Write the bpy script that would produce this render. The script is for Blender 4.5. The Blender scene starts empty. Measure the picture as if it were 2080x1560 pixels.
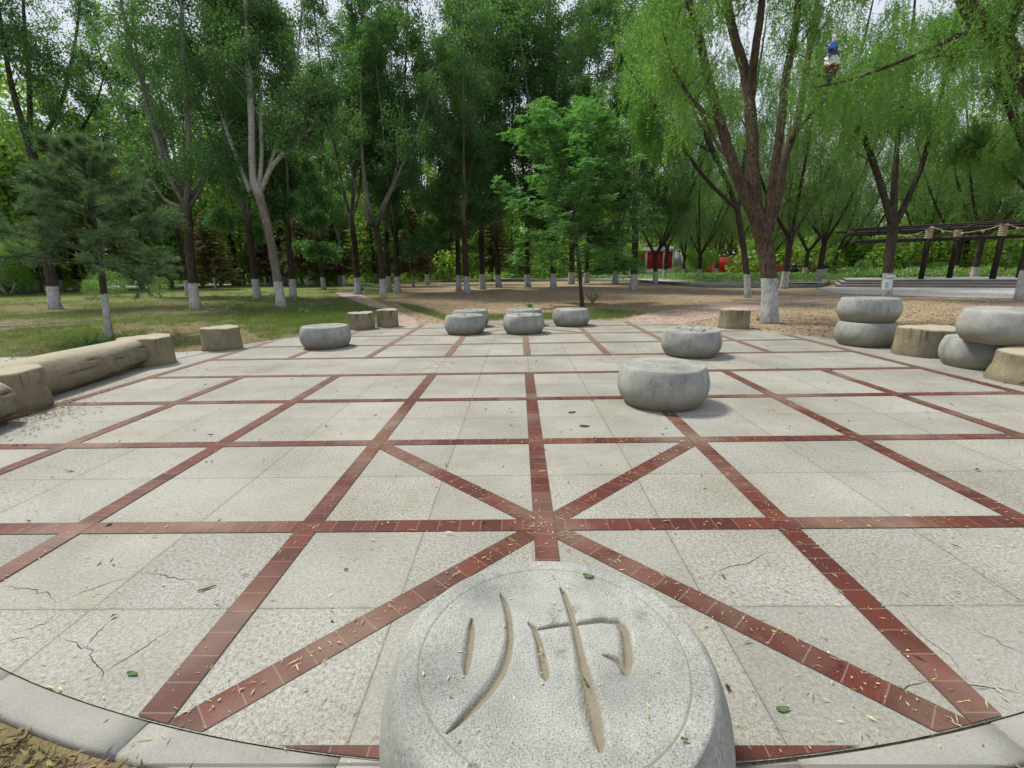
import bpy, math
import numpy as np
from mathutils import Matrix, Vector
sc = bpy.context.scene
COL = sc.collection
R_ = np.random.default_rng

# ------------------------------------------------------------------ camera
CAMF, YAW, PIT, ROL = 962.85, -.0176, .2392, .0167
CAM = np.array([-.131, -1.132, 1.481])
_cy, _sy, _cp, _sp, _cr, _sr = math.cos(YAW), math.sin(YAW), math.cos(PIT), math.sin(PIT), math.cos(ROL), math.sin(ROL)
_X = np.array([_cy, -_sy, 0.]); _V = np.array([_sy*_sp, _cy*_sp, _cp]); FWD = np.array([_sy*_cp, _cy*_cp, -_sp])
RIGHT = _cr*_X - _sr*_V; UP = _sr*_X + _cr*_V
def at(px, py, d):
    """surveyed point: photo reading plus distance -> metres"""
    return CAM + d*(FWD + RIGHT*(px-1040)/CAMF + UP*(780-py)/CAMF)
def gp(px, py, z=0.):
    r = FWD + RIGHT*(px-1040)/CAMF + UP*(780-py)/CAMF
    return CAM + r*(z-CAM[2])/r[2]
def depth_of(p): return float((np.asarray(p)-CAM) @ FWD)

cd = bpy.data.cameras.new("camera"); cam = bpy.data.objects.new("camera", cd); COL.objects.link(cam)
cd.sensor_width = 36; cd.lens = 36*CAMF/2080; cd.clip_start = .05; cd.clip_end = 2000
M = Matrix.Identity(4)
for i in range(3):
    M[i][0], M[i][1], M[i][2], M[i][3] = RIGHT[i], UP[i], -FWD[i], CAM[i]
cam.matrix_world = M
sc.camera = cam
sc.view_settings.view_transform = 'Standard'; sc.view_settings.look = 'None'; sc.view_settings.exposure = 0
sc.render.engine = 'CYCLES'
cy = sc.cycles
cy.use_denoising = True
cy.max_bounces = 6; cy.diffuse_bounces = 4; cy.glossy_bounces = 2; cy.transmission_bounces = 4; cy.transparent_max_bounces = 4
cy.use_adaptive_sampling = True; cy.adaptive_threshold = .02

# ------------------------------------------------------------------ world + sun
SUN_EL, SUN_AZ = math.radians(56), math.radians(-50)       # azimuth from +Y, positive towards +X
w = bpy.data.worlds.new("World"); sc.world = w; w.use_nodes = True
nt = w.node_tree; nd = nt.nodes; nd.clear()
out = nd.new('ShaderNodeOutputWorld'); bg = nd.new('ShaderNodeBackground'); bg.inputs[1].default_value = .1
sky = nd.new('ShaderNodeTexSky'); sky.sky_type = 'NISHITA'; sky.sun_disc = False
sky.sun_elevation = SUN_EL; sky.sun_rotation = SUN_AZ; sky.air_density = 1.2; sky.dust_density = 2.5
tc = nd.new('ShaderNodeTexCoord'); ns = nd.new('ShaderNodeTexNoise'); ns.inputs['Scale'].default_value = 2.2; ns.inputs['Detail'].default_value = 6
cr = nd.new('ShaderNodeValToRGB'); cr.color_ramp.elements[0].position = .3; cr.color_ramp.elements[0].color = (.80,.80,.80,1)
cr.color_ramp.elements[1].position = .62; cr.color_ramp.elements[1].color = (.97,.97,.97,1)
mx = nd.new('ShaderNodeMix'); mx.data_type = 'RGBA'; mx.inputs[7].default_value = (8.0, 8.5, 9.5, 1)
L = nt.links.new
L(tc.outputs['Generated'], ns.inputs['Vector']); L(ns.outputs['Fac'], cr.inputs[0]); L(cr.outputs[0], mx.inputs[0])
L(sky.outputs[0], mx.inputs[6]); L(mx.outputs[2], bg.inputs[0]); L(bg.outputs[0], out.inputs[0])
sd = bpy.data.lights.new("sun", 'SUN'); sd.energy = 4.6; sd.angle = math.radians(10); sd.color = (1, .95, .84)
so = bpy.data.objects.new("sun", sd); COL.objects.link(so)
sdir = Vector((math.sin(SUN_AZ)*math.cos(SUN_EL), math.cos(SUN_AZ)*math.cos(SUN_EL), math.sin(SUN_EL)))
so.rotation_euler = sdir.to_track_quat('Z', 'Y').to_euler(); so.location = sdir*60

# ------------------------------------------------------------------ mesh helpers
def mk_mesh(name, V, F, mat=None, smooth=False, attrs=None):
    """V (n,3); F = list of (m,k) index arrays"""
    me = bpy.data.meshes.new(name)
    V = np.ascontiguousarray(V, dtype=np.float32)
    F = [np.asarray(f, dtype=np.int32) for f in F if len(f)]
    me.vertices.add(len(V)); me.vertices.foreach_set('co', V.ravel())
    loops = np.concatenate([f.ravel() for f in F]); tot = np.concatenate([np.full(len(f), f.shape[1], np.int32) for f in F])
    start = np.concatenate([[0], np.cumsum(tot)[:-1]]).astype(np.int32)
    me.loops.add(len(loops)); me.loops.foreach_set('vertex_index', loops)
    me.polygons.add(len(tot)); me.polygons.foreach_set('loop_start', start); me.polygons.foreach_set('loop_total', tot)
    if smooth: me.polygons.foreach_set('use_smooth', np.ones(len(tot), bool))
    me.update(calc_edges=True); me.validate()
    if attrs:
        for k, a in attrs.items():
            at_ = me.attributes.new(k, 'FLOAT', 'POINT'); at_.data.foreach_set('value', np.asarray(a, np.float32))
    if mat: me.materials.append(mat)
    return me
def obj(name, me, parent=None, loc=(0,0,0), rotz=0.):
    o = bpy.data.objects.new(name, me); COL.objects.link(o); o.location = loc; o.rotation_euler = (0,0,rotz)
    if parent: o.parent = parent
    return o
def tag(o, label=None, cat=None, group=None, kind=None):
    if label: o['label'] = label
    if cat: o['category'] = cat
    if group: o['group'] = group
    if kind: o['kind'] = kind
    return o
def thing(name, label, cat, loc=(0,0,0), rotz=0., group=None):
    o = bpy.data.objects.new(name, None); COL.objects.link(o); o.location = loc; o.rotation_euler = (0,0,rotz); o.empty_display_size = .1
    return tag(o, label, cat, group)
def dup(root, loc, rotz, scale=1., label=None, group=None):
    r = root.copy(); COL.objects.link(r); r.location = loc; r.rotation_euler = (0,0,rotz); r.scale = (scale,)*3 if np.isscalar(scale) else scale
    if label: r['label'] = label
    if group: r['group'] = group
    for ch in list(root.children):
        c = ch.copy(); COL.objects.link(c); c.parent = r
        for g_ in list(ch.children):
            d_ = g_.copy(); COL.objects.link(d_); d_.parent = c
    return r
class MB:
    """collects shapes for ONE mesh"""
    def __init__(s): s.V = []; s.F = []; s.n = 0; s.A = []
    def add(s, V, F, a=0.):
        V = np.asarray(V, float)
        s.V.append(V); s.F += [np.asarray(f)+s.n for f in F if len(f)]; s.n += len(V); s.A.append(np.full(len(V), a))
    def box(s, c, size, rot=0., a=0.):
        x, y, z = np.array(size)/2
        v = np.array([[i*x, j*y, k*z] for k in (-1,1) for j in (-1,1) for i in (-1,1)])
        ca, sa = math.cos(rot), math.sin(rot)
        v = np.c_[v[:,0]*ca-v[:,1]*sa, v[:,0]*sa+v[:,1]*ca, v[:,2]] + np.array(c)
        s.add(v, [np.array([[0,2,3,1],[4,5,7,6],[0,1,5,4],[1,3,7,5],[3,2,6,7],[2,0,4,6]])], a)
    def tube(s, path, rad, seg=8, a=0., noise=None, cap=True):
        V, F = tube(path, rad, seg, noise, cap); s.add(V, F, a)
    def lathe(s, prof, seg=32, c=(0,0,0), a=0.):
        prof = np.array(prof, float); n = len(prof); t = np.arange(seg)/seg*2*math.pi
        V = np.stack([np.outer(prof[:,0], np.cos(t)), np.outer(prof[:,0], np.sin(t)), np.repeat(prof[:,1:2], seg, 1)], -1).reshape(-1,3)+np.array(c)
        i = np.arange(n-1)[:,None]*seg; j = np.arange(seg)[None]; k = (j+1) % seg
        s.add(V, [np.stack([i+j, i+k, i+seg+k, i+seg+j], -1).reshape(-1,4)], a)
    def mesh(s, name, mat, smooth=False, attr=None):
        return mk_mesh(name, np.concatenate(s.V), s.F, mat, smooth, {attr: np.concatenate(s.A)} if attr else None)
def resample(P, R, step):
    P = np.asarray(P, float); R = np.asarray(R, float)
    d = np.r_[0, np.cumsum(np.linalg.norm(np.diff(P, axis=0), axis=1))]
    n = max(2, int(d[-1]/step)+1); t = np.linspace(0, d[-1], n)
    # smooth through points with catmull-rom
    def cr_(Y):
        m = np.gradient(Y, d, axis=0) if len(d) > 2 else np.repeat((Y[1:]-Y[:1])/(d[1]+1e-9), 2, 0)
        i = np.clip(np.searchsorted(d, t, 'right')-1, 0, len(d)-2); h = (d[i+1]-d[i]); u = (t-d[i])/h
        sh = (-1,)+(1,)*(Y.ndim-1); u = u.reshape(sh); h = h.reshape(sh)
        return (2*u**3-3*u**2+1)*Y[i]+(u**3-2*u**2+u)*h*m[i]+(-2*u**3+3*u**2)*Y[i+1]+(u**3-u**2)*h*m[i+1]
    return cr_(P), np.interp(t, d, R)
def tube(path, rad, seg=8, noise=None, cap=True):
    P = np.asarray(path, float); R = np.broadcast_to(np.asarray(rad, float), (len(P),)); n = len(P)
    T = np.gradient(P, axis=0); T /= np.linalg.norm(T, axis=1, keepdims=True)+1e-12
    u = np.cross(T[0], [0.3,1,0.2]); u /= np.linalg.norm(u); U = np.empty_like(P)
    for i in range(n):
        u = u - T[i]*(u@T[i]); u /= np.linalg.norm(u)+1e-12; U[i] = u
    W = np.cross(T, U); t = np.arange(seg)/seg*2*math.pi
    rr = np.repeat(R[:,None], seg, 1)
    if noise is not None: rr = rr*(1+noise[0]*noise[1].normal(size=rr.shape))
    V = (P[:,None]+rr[...,None]*(np.cos(t)[None,:,None]*U[:,None]+np.sin(t)[None,:,None]*W[:,None])).reshape(-1,3)
    i = np.arange(n-1)[:,None]*seg; j = np.arange(seg)[None]; k = (j+1) % seg
    F = [np.stack([i+j, i+k, i+seg+k, i+seg+j], -1).reshape(-1,4)]
    if cap: F += [np.arange(seg)[None, ::-1], (np.arange(seg)+(n-1)*seg)[None]]
    return V, F
def leaves(C, D, N, ln, wd, fold=.0, mid=.45):
    """one quad per leaf: base, side, tip, side.  C base points, D long axis, N approx normal"""
    C = np.asarray(C); n = len(C)
    D = D/(np.linalg.norm(D, axis=1, keepdims=True)+1e-9)
    S = np.cross(D, N); S /= np.linalg.norm(S, axis=1, keepdims=True)+1e-9
    Nn = np.cross(S, D)
    ln = np.broadcast_to(ln, (n,))[:,None]; wd = np.broadcast_to(wd, (n,))[:,None]
    m = C + D*ln*mid + Nn*wd*fold
    V = np.stack([C, m+S*wd*.5, C+D*ln, m-S*wd*.5], 1).reshape(-1,3)
    return V, [np.arange(n*4).reshape(-1,4)]
def rot_copy(V, a):
    c, s = math.cos(a), math.sin(a); return np.c_[V[:,0]*c-V[:,1]*s, V[:,0]*s+V[:,1]*c, V[:,2]]
def unit(v): v = np.asarray(v, float); return v/(np.linalg.norm(v)+1e-12)

# ------------------------------------------------------------------ materials
class NT:
    def __init__(s, name):
        s.m = bpy.data.materials.new(name); s.m.use_nodes = True; s.t = s.m.node_tree; s.t.nodes.clear()
        s.out = s.n('ShaderNodeOutputMaterial')
    def n(s, typ, **kw):
        k = s.t.nodes.new(typ)
        for a, v in kw.items(): setattr(k, a, v)
        return k
    def l(s, a, b): s.t.links.new(a, b)
    def put(s, sock, v):
        if hasattr(v, 'is_output') or isinstance(v, bpy.types.NodeSocket): s.l(v, sock)
        else:
            try: sock.default_value = v
            except Exception: sock.default_value = (*v, 1)
    def math(s, op, a, b=0., c=0., clamp=False):
        k = s.n('ShaderNodeMath', operation=op, use_clamp=clamp)
        for i, v in enumerate((a, b, c)): s.put(k.inputs[i], v)
        return k.outputs[0]
    def mix(s, f, a, b, blend='MIX'):
        k = s.n('ShaderNodeMix', data_type='RGBA', blend_type=blend)
        s.put(k.inputs[0], f); s.put(k.inputs[6], a); s.put(k.inputs[7], b); return k.outputs[2]
    def pos(s, kind='world'):
        if kind == 'world': return s.n('ShaderNodeNewGeometry').outputs['Position']
        return s.n('ShaderNodeTexCoord').outputs['Object']
    def scale(s, v, sc_):
        k = s.n('ShaderNodeVectorMath', operation='MULTIPLY'); s.l(v, k.inputs[0]); k.inputs[1].default_value = sc_; return k.outputs[0]
    def noise(s, v, scale, detail=3, rough=.55, w=0.):
        k = s.n('ShaderNodeTexNoise'); s.l(v, k.inputs['Vector']); k.inputs['Scale'].default_value = scale
        k.inputs['Detail'].default_value = detail; k.inputs['Roughness'].default_value = rough; k.inputs['Distortion'].default_value = w
        return k.outputs['Fac']
    def ramp(s, f, *st):
        k = s.n('ShaderNodeValToRGB'); s.l(f, k.inputs[0]); e = k.color_ramp.elements
        while len(e) < len(st): e.new(.5)
        for q, (p, c) in zip(e, st): q.position = p; q.color = (c, c, c, 1) if np.isscalar(c) else (*c, 1)
        return k.outputs[0]
    def sep(s, v): k = s.n('ShaderNodeSeparateXYZ'); s.l(v, k.inputs[0]); return k.outputs
    def attr(s, name): k = s.n('ShaderNodeAttribute'); k.attribute_name = name; return k.outputs['Fac']
    def island(s): return s.n('ShaderNodeNewGeometry').outputs['Random Per Island']
    def orand(s): return s.n('ShaderNodeObjectInfo').outputs['Random']
    def bump(s, h, st=.3, dist=.01):
        k = s.n('ShaderNodeBump'); k.inputs['Strength'].default_value = st; k.inputs['Distance'].default_value = dist; s.l(h, k.inputs['Height']); return k.outputs[0]
    def bsdf(s, col, rough=.85, bump=None, spec=.25, metal=0.):
        k = s.n('ShaderNodeBsdfPrincipled'); s.put(k.inputs['Base Color'], col); s.put(k.inputs['Roughness'], rough)
        k.inputs['Specular IOR Level'].default_value = spec; k.inputs['Metallic'].default_value = metal
        if bump is not None: s.l(bump, k.inputs['Normal'])
        s.l(k.outputs[0], s.out.inputs[0]); return s.m

def plain(name, col, rough=.7, var=.25, scale=8, metal=0., spec=.3):
    t = NT(name); p = t.pos('obj'); f = t.noise(p, scale, 4)
    c = t.mix(t.ramp(f, (.3, 0.), (.7, 1.)), tuple(x*(1-var) for x in col), tuple(min(1, x*(1+var)) for x in col))
    return t.bsdf(c, rough, t.bump(t.noise(p, scale*6, 3), .2, .004), spec, metal)

def leaf_mat(name, dark, light, trans, tf=.38, clump=.6, gloss=.06):
    t = NT(name); p = t.pos()
    f = t.math('ADD', t.math('MULTIPLY', t.island(), .55), t.math('MULTIPLY', t.ramp(t.noise(p, clump, 2), (.32, 0.), (.68, 1.)), .45))
    c = t.mix(f, dark, light)
    hs = t.n('ShaderNodeHueSaturation'); t.l(c, hs.inputs['Color'])
    t.put(hs.inputs['Hue'], t.math('ADD', .485, t.math('MULTIPLY', t.orand(), .03)))
    t.put(hs.inputs['Value'], t.math('ADD', .82, t.math('MULTIPLY', t.orand(), .36)))
    d = t.n('ShaderNodeBsdfDiffuse'); t.l(hs.outputs[0], d.inputs[0])
    tr = t.n('ShaderNodeBsdfTranslucent'); t.put(tr.inputs[0], t.mix(f, tuple(x*.7 for x in trans), trans))
    m = t.n('ShaderNodeMixShader'); m.inputs[0].default_value = tf; t.l(d.outputs[0], m.inputs[1]); t.l(tr.outputs[0], m.inputs[2])
    g = t.n('ShaderNodeBsdfGlossy'); g.inputs['Roughness'].default_value = .5; g.inputs[0].default_value = (.85,.95,1,1)
    m2 = t.n('ShaderNodeMixShader'); m2.inputs[0].default_value = gloss; t.l(m.outputs[0], m2.inputs[1]); t.l(g.outputs[0], m2.inputs[2])
    t.l(m2.outputs[0], t.out.inputs[0]); return t.m

def bark_mat(name, c_dark, c_light, low=None, hs=(22,22,3.2), wash=True, wash_h=1.06, pale=None):
    """furrowed bark, dark near the base, whitewashed up to about one metre"""
    t = NT(name); p = t.pos('obj'); wp = t.pos(); z = t.sep(wp)[2]
    v = t.scale(p, hs); f = t.noise(v, 1, 5, .65, .6); big = t.noise(p, 1.7, 3)
    c = t.mix(t.ramp(f, (.36, 0.), (.66, 1.)), c_dark, c_light)
    c = t.mix(t.ramp(big, (.35, .0), (.75, .5)), c, tuple(x*.55 for x in c_dark))
    if low is not None:   # rough dark bark on the lower trunk, smooth pale bark above
        k = t.math('ADD', z, t.math('MULTIPLY', big, 1.5))
        c = t.mix(t.ramp(t.math('MULTIPLY', k, .1), (low*.1-.04, 0.), (low*.1+.09, 1.)), t.mix(t.ramp(f, (.38, 0.), (.62, 1.)), (.018,.015,.012), (.075,.058,.043)), c)
    if pale is not None:
        c = t.mix(t.ramp(t.math('MULTIPLY', t.math('ADD', z, big), .1), (pale*.1+.03, 0.), (pale*.1+.10, 1.)), c, t.mix(t.ramp(f, (.36, 0.), (.55, 1.)), (.16,.15,.13), (.44,.425,.38)))
    ht = f
    if wash:
        e = t.math('ADD', z, t.math('MULTIPLY', t.math('SUBTRACT', t.noise(p, 14, 3), .5), .05))
        e = t.math('ADD', e, t.math('MULTIPLY', t.math('SUBTRACT', t.orand(), .5), .14))
        k = t.math('LESS_THAN', e, wash_h)
        worn = t.ramp(t.math('ADD', t.math('MULTIPLY', f, .7), t.math('MULTIPLY', t.noise(p, 5, 4), .45)), (.38, (.075,.07,.062)), (.50, (.33,.33,.315)), (.72, (.50,.50,.485)))
        dirt = t.ramp(t.math('ADD', z, t.math('MULTIPLY', t.noise(p, 6, 3), .35)), (.12, .55), (.5, 1.))
        worn = t.mix(1., worn, dirt, 'MULTIPLY')
        c = t.mix(k, c, worn)
    return t.bsdf(c, .9, t.bump(ht, .9, .035), .15)

# --- paving: granite slabs 0.7 m with thin joints, two finishes
def paving_mat():
    t = NT('granite_slabs'); p = t.pos(); x, y, _ = t.sep(p)
    def joint(v, off):
        u = t.math('DIVIDE', t.math('ADD', v, off+70.), .7)
        fr = t.math('SUBTRACT', u, t.math('FLOOR', u)); e = t.math('MINIMUM', fr, t.math('SUBTRACT', 1., fr))
        return t.math('MULTIPLY', e, .7), t.math('FLOOR', u)
    jx, ix = joint(x, 0.); jy, iy = joint(y, 0.)
    d = t.math('MINIMUM', jx, jy)
    d = t.math('ADD', d, t.math('MULTIPLY', t.math('SUBTRACT', t.noise(p, 9, 3), .5), .004))
    cv = t.n('ShaderNodeCombineXYZ'); t.l(ix, cv.inputs[0]); t.l(iy, cv.inputs[1])
    wn = t.n('ShaderNodeTexWhiteNoise', noise_dimensions='3D'); t.l(cv.outputs[0], wn.inputs[0]); rnd = wn.outputs['Value']
    rs = t.sep(wn.outputs['Color'])
    fine = t.noise(p, 210, 2, .7); mid = t.noise(p, 60, 3, .6); big = t.noise(p, .9, 4, .6); blot = t.noise(p, 5, 5, .65)
    coarse = t.ramp(rs[1], (.35, .15), (.75, 1.))
    sp_ = t.math('ADD', t.math('MULTIPLY', fine, .6), t.math('MULTIPLY', mid, .4))
    gr = t.ramp(sp_, (.38, (.125,.121,.110)), (.49, (.315,.307,.280)), (.61, (.465,.455,.42)))
    sm = t.ramp(sp_, (.34, (.20,.195,.176)), (.51, (.325,.316,.288)), (.66, (.44,.43,.395)))
    c = t.mix(coarse, sm, gr)
    c = t.mix(1., c, t.ramp(rnd, (0., (.90,.905,.91)), (1., (1.04,1.03,1.0))), 'MULTIPLY')
    c = t.mix(1., c, t.ramp(big, (.3, (.71,.695,.645)), (.62, (.985,.99,.985))), 'MULTIPLY')
    c = t.mix(t.ramp(blot, (.56, 0.), (.78, .5)), c, (.20,.175,.12))
    near = t.ramp(d, (.004, .92), (.020, 1.))  # soft shadow along the joints, painted into the slab colour
    c = t.mix(1., c, near, 'MULTIPLY')
    c = t.mix(t.ramp(d, (.0012, .85), (.0034, 0.)), c, (.085,.078,.065))
    h = t.math('ADD', t.math('MULTIPLY', sp_, t.math('ADD', .25, t.math('MULTIPLY', coarse, .7))), t.ramp(d, (.0, 0.), (.006, 1.)))
    return t.bsdf(c, .78, t.bump(h, .45, .004), .3)
def strip_mat():
    t = NT('red_granite_tiles'); p = t.pos('obj')
    x, y, _ = t.sep(p)     # object space: strips run along X
    u = t.math('DIVIDE', t.math('ADD', x, 50.), .125); fl = t.math('FLOOR', u); fr = t.math('SUBTRACT', u, fl)
    e = t.math('MULTIPLY', t.math('MINIMUM', fr, t.math('SUBTRACT', 1., fr)), .125)
    wn = t.n('ShaderNodeTexWhiteNoise', noise_dimensions='2D'); cv = t.n('ShaderNodeCombineXYZ'); t.l(fl, cv.inputs[0]); t.l(t.orand(), cv.inputs[1]); t.l(cv.outputs[0], wn.inputs[0])
    wp = t.pos(); sp_ = t.noise(wp, 190, 3, .7); big = t.noise(wp, 1.1, 4)
    c = t.ramp(wn.outputs['Value'], (0., (.072,.020,.014)), (.5, (.098,.025,.017)), (1., (.128,.032,.021)))
    c = t.mix(1., c, t.ramp(sp_, (.35, (.5,.5,.5)), (.65, (1.35,1.35,1.35))), 'MULTIPLY')
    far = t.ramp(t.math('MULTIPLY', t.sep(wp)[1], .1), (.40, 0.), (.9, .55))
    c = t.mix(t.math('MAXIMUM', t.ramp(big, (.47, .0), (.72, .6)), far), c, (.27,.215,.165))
    c = t.mix(t.ramp(e, (.0009, .55), (.0022, 0.)), c, (.30,.22,.16))
    ey = t.math('SUBTRACT', .063, t.math('ABSOLUTE', y))
    c = t.mix(t.ramp(ey, (.0015, .8), (.005, 0.)), c, (.06,.04,.03))
    return t.bsdf(c, .62, t.bump(sp_, .2, .002), .25)
def granite_mat():
    t = NT('grey_granite'); p0 = t.pos('obj'); z = t.sep(p0)[2]
    of = t.n('ShaderNodeVectorMath', operation='ADD'); t.l(p0, of.inputs[0]); cb = t.n('ShaderNodeCombineXYZ'); t.l(t.math('MULTIPLY', t.orand(), 37.), cb.inputs[0]); t.l(t.math('MULTIPLY', t.orand(), 61.), cb.inputs[1]); t.l(cb.outputs[0], of.inputs[1]); p = of.outputs[0]
    fine = t.noise(p, 230, 2, .7); v = t.scale(p, (150,150,28)); st = t.noise(v, 1, 2, .6)
    tex = t.n('ShaderNodeNewGeometry'); nz = t.sep(tex.outputs['Normal'])[2]
    flat = t.ramp(nz, (.6, 0.), (.9, 1.))
    sp_ = t.mix(flat, t.mix(.5, st, fine), fine)
    c = t.ramp(sp_, (.30, (.105,.112,.104)), (.43, (.270,.278,.262)), (.58, (.350,.357,.338)), (.72, (.455,.46,.437)))
    blot = t.noise(p, 3.2, 5, .6)
    c = t.mix(1., c, t.ramp(blot, (.32, (.60,.62,.61)), (.62, (1.06,1.05,1.03))), 'MULTIPLY')
    c = t.mix(t.math('MULTIPLY', t.ramp(t.noise(t.scale(p, (9,9,1.2)), 1, 5, .7), (.57, 0.), (.70, .6)), t.math('SUBTRACT', 1., flat)), c, (.09,.088,.075))
    dz = t.math('ADD', z, t.math('MULTIPLY', t.math('SUBTRACT', t.noise(p, 4, 4), .5), .22))
    low = t.math('MULTIPLY', t.ramp(dz, (.06, 1.), (.24, 0.)), t.math('SUBTRACT', 1., flat))
    c = t.mix(t.math('MULTIPLY', low, .8), c, t.mix(sp_, (.10,.085,.05), (.27,.24,.16)))
    sc_ = t.n('ShaderNodeTexVoronoi'); sc_.feature = 'DISTANCE_TO_EDGE'; sc_.inputs['Scale'].default_value = 1.9; sc_.inputs['Randomness'].default_value = 1.
    t.l(t.scale(p, (1.5,1.5,2.6)), sc_.inputs['Vector'])
    c = t.mix(t.math('MULTIPLY', t.ramp(sc_.outputs['Distance'], (.0005, .18), (.004, 0.)), t.math('SUBTRACT', 1., flat)), c, (.10,.09,.075))
    silt = t.attr('silt'); ink = t.attr('ink'); stain = t.attr('stain')
    c = t.mix(t.math('MULTIPLY', stain, t.ramp(t.noise(p, 26, 4, .7), (.40, 0.), (.60, 1.))), c, (.085,.08,.07))
    c = t.mix(t.ramp(t.math('ADD', silt, t.math('MULTIPLY', t.math('SUBTRACT', t.noise(p, 45, 4, .7), .5), t.math('MULTIPLY', .7, t.ramp(silt, (.02, 0.), (.1, 1.))))), (.05, 0.), (.30, .55), (.6, .95)), c, t.mix(t.noise(p, 30, 3), (.15,.130,.092), (.245,.215,.157)))
    c = t.mix(ink, c, (.06,.065,.07))
    return t.bsdf(c, .82, t.bump(sp_, .35, .003), .25)
def clay_mat():
    t = NT('clay_concrete'); p = t.pos('obj'); z = t.sep(p)[2]
    v = t.scale(p, (14,14,1.6)); st = t.noise(v, 1, 4, .6, .4); bl = t.noise(p, 3.5, 5, .62); fine = t.noise(p, 110, 3)
    c = t.mix(t.ramp(bl, (.3, 0.), (.7, 1.)), (.190,.162,.102), (.315,.275,.190))
    c = t.mix(t.ramp(fine, (.32, .5), (.55, 0.)), c, (.13,.11,.07))
    c = t.mix(t.ramp(t.noise(p, 1.6, 6, .7), (.50, 0.), (.68, .62)), c, (.105,.095,.062))
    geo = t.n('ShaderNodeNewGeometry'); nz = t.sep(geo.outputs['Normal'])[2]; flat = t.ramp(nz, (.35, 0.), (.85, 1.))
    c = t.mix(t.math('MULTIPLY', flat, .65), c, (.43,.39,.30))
    k = t.math('MULTIPLY', t.ramp(st, (.50, 0.), (.64, 1.)), t.ramp(z, (.16, 0.), (.40, 1.)))
    k = t.math('MULTIPLY', t.math('MULTIPLY', k, t.math('SUBTRACT', 1., flat)), t.ramp(t.orand(), (.15, .45), (.7, 1.)))
    c = t.mix(k, c, (.05,.042,.03))
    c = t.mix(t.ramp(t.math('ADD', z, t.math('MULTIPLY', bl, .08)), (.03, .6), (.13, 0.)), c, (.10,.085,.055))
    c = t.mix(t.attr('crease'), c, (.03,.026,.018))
    return t.bsdf(c, .9, t.bump(t.math('ADD', t.math('MULTIPLY', st, 1.2), t.math('ADD', t.math('MULTIPLY', fine, .35), t.math('MULTIPLY', t.noise(p, 9, 5, .6), 1.2))), .6, .016), .2)
def ground_mat():
    t = NT('earth'); p = t.pos(); x, y, _ = t.sep(p)
    n1 = t.noise(p, .35, 5, .6); n2 = t.noise(p, 2.2, 5, .65); n3 = t.noise(p, 16, 4, .7); n4 = t.noise(p, 70, 2, .7)
    soil = t.ramp(n2, (.3, (.225,.162,.105)), (.5, (.315,.237,.158)), (.7, (.40,.315,.222)))
    dry = t.ramp(n2, (.3, (.125,.098,.058)), (.55, (.205,.165,.098)), (.75, (.27,.22,.135)))
    # left side of the park: thin grass over grey-brown soil
    side = t.ramp(t.math('MULTIPLY', t.math('SUBTRACT', t.math('MULTIPLY', t.math('SUBTRACT', n1, .5), 5.), t.math('ADD', x, t.math('MULTIPLY', y, .24))), .1), (.03, 0.), (.22, 1.))
    c = t.mix(side, soil, dry)
    gm = t.math('MULTIPLY', t.ramp(t.math('ADD', t.math('MULTIPLY', n1, .4), t.math('MULTIPLY', n2, .6)), (.46, 0.), (.60, .9)), side)
    grass = t.ramp(n3, (.3, (.040,.070,.016)), (.7, (.105,.155,.036)))
    c = t.mix(t.math('MULTIPLY', gm, .8), c, grass)
    farg = t.math('MAXIMUM', t.math('MULTIPLY', side, t.ramp(t.math('MULTIPLY', y, .01), (.22, 0.), (.32, .9))), t.ramp(t.math('MULTIPLY', y, .01), (.44, 0.), (.54, .8)))
    c = t.mix(t.math('MULTIPLY', farg, t.ramp(n1, (.4, .4), (.6, 1.))), c, t.ramp(n2, (.3, (.075,.125,.025)), (.7, (.19,.27,.06))))
    lit = t.ramp(t.math('ADD', t.math('MULTIPLY', n3, .6), t.math('MULTIPLY', n4, .4)), (.38, .8), (.47, 0.))
    c = t.mix(lit, c, t.ramp(n4, (.3, (.05,.036,.022)), (.7, (.12,.085,.045))))
    hi = t.ramp(n4, (.63, 0.), (.72, .6)); c = t.mix(hi, c, (.40,.33,.20))
    h = t.math('ADD', t.math('MULTIPLY', n3, .7), t.math('MULTIPLY', n4, .4))
    return t.bsdf(c, .95, t.bump(h, .8, .03), .1)
def brick_mat():
    t = NT('brick_path'); p = t.pos(); b = t.n('ShaderNodeTexBrick'); t.l(p, b.inputs['Vector'])
    b.inputs['Scale'].default_value = 1.; b.inputs['Brick Width'].default_value = .22; b.inputs['Row Height'].default_value = .11; b.inputs['Mortar Size'].default_value = .006
    b.inputs['Color1'].default_value = (.34,.235,.195,1); b.inputs['Color2'].default_value = (.43,.31,.265,1); b.inputs['Mortar'].default_value = (.14,.11,.09,1)
    c = t.mix(t.ramp(t.noise(p, 1.5, 5), (.4, 0.), (.7, .6)), b.outputs[0], (.38,.31,.24))
    return t.bsdf(c, .9, t.bump(b.outputs['Fac'], -.2, .004), .2)
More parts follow.
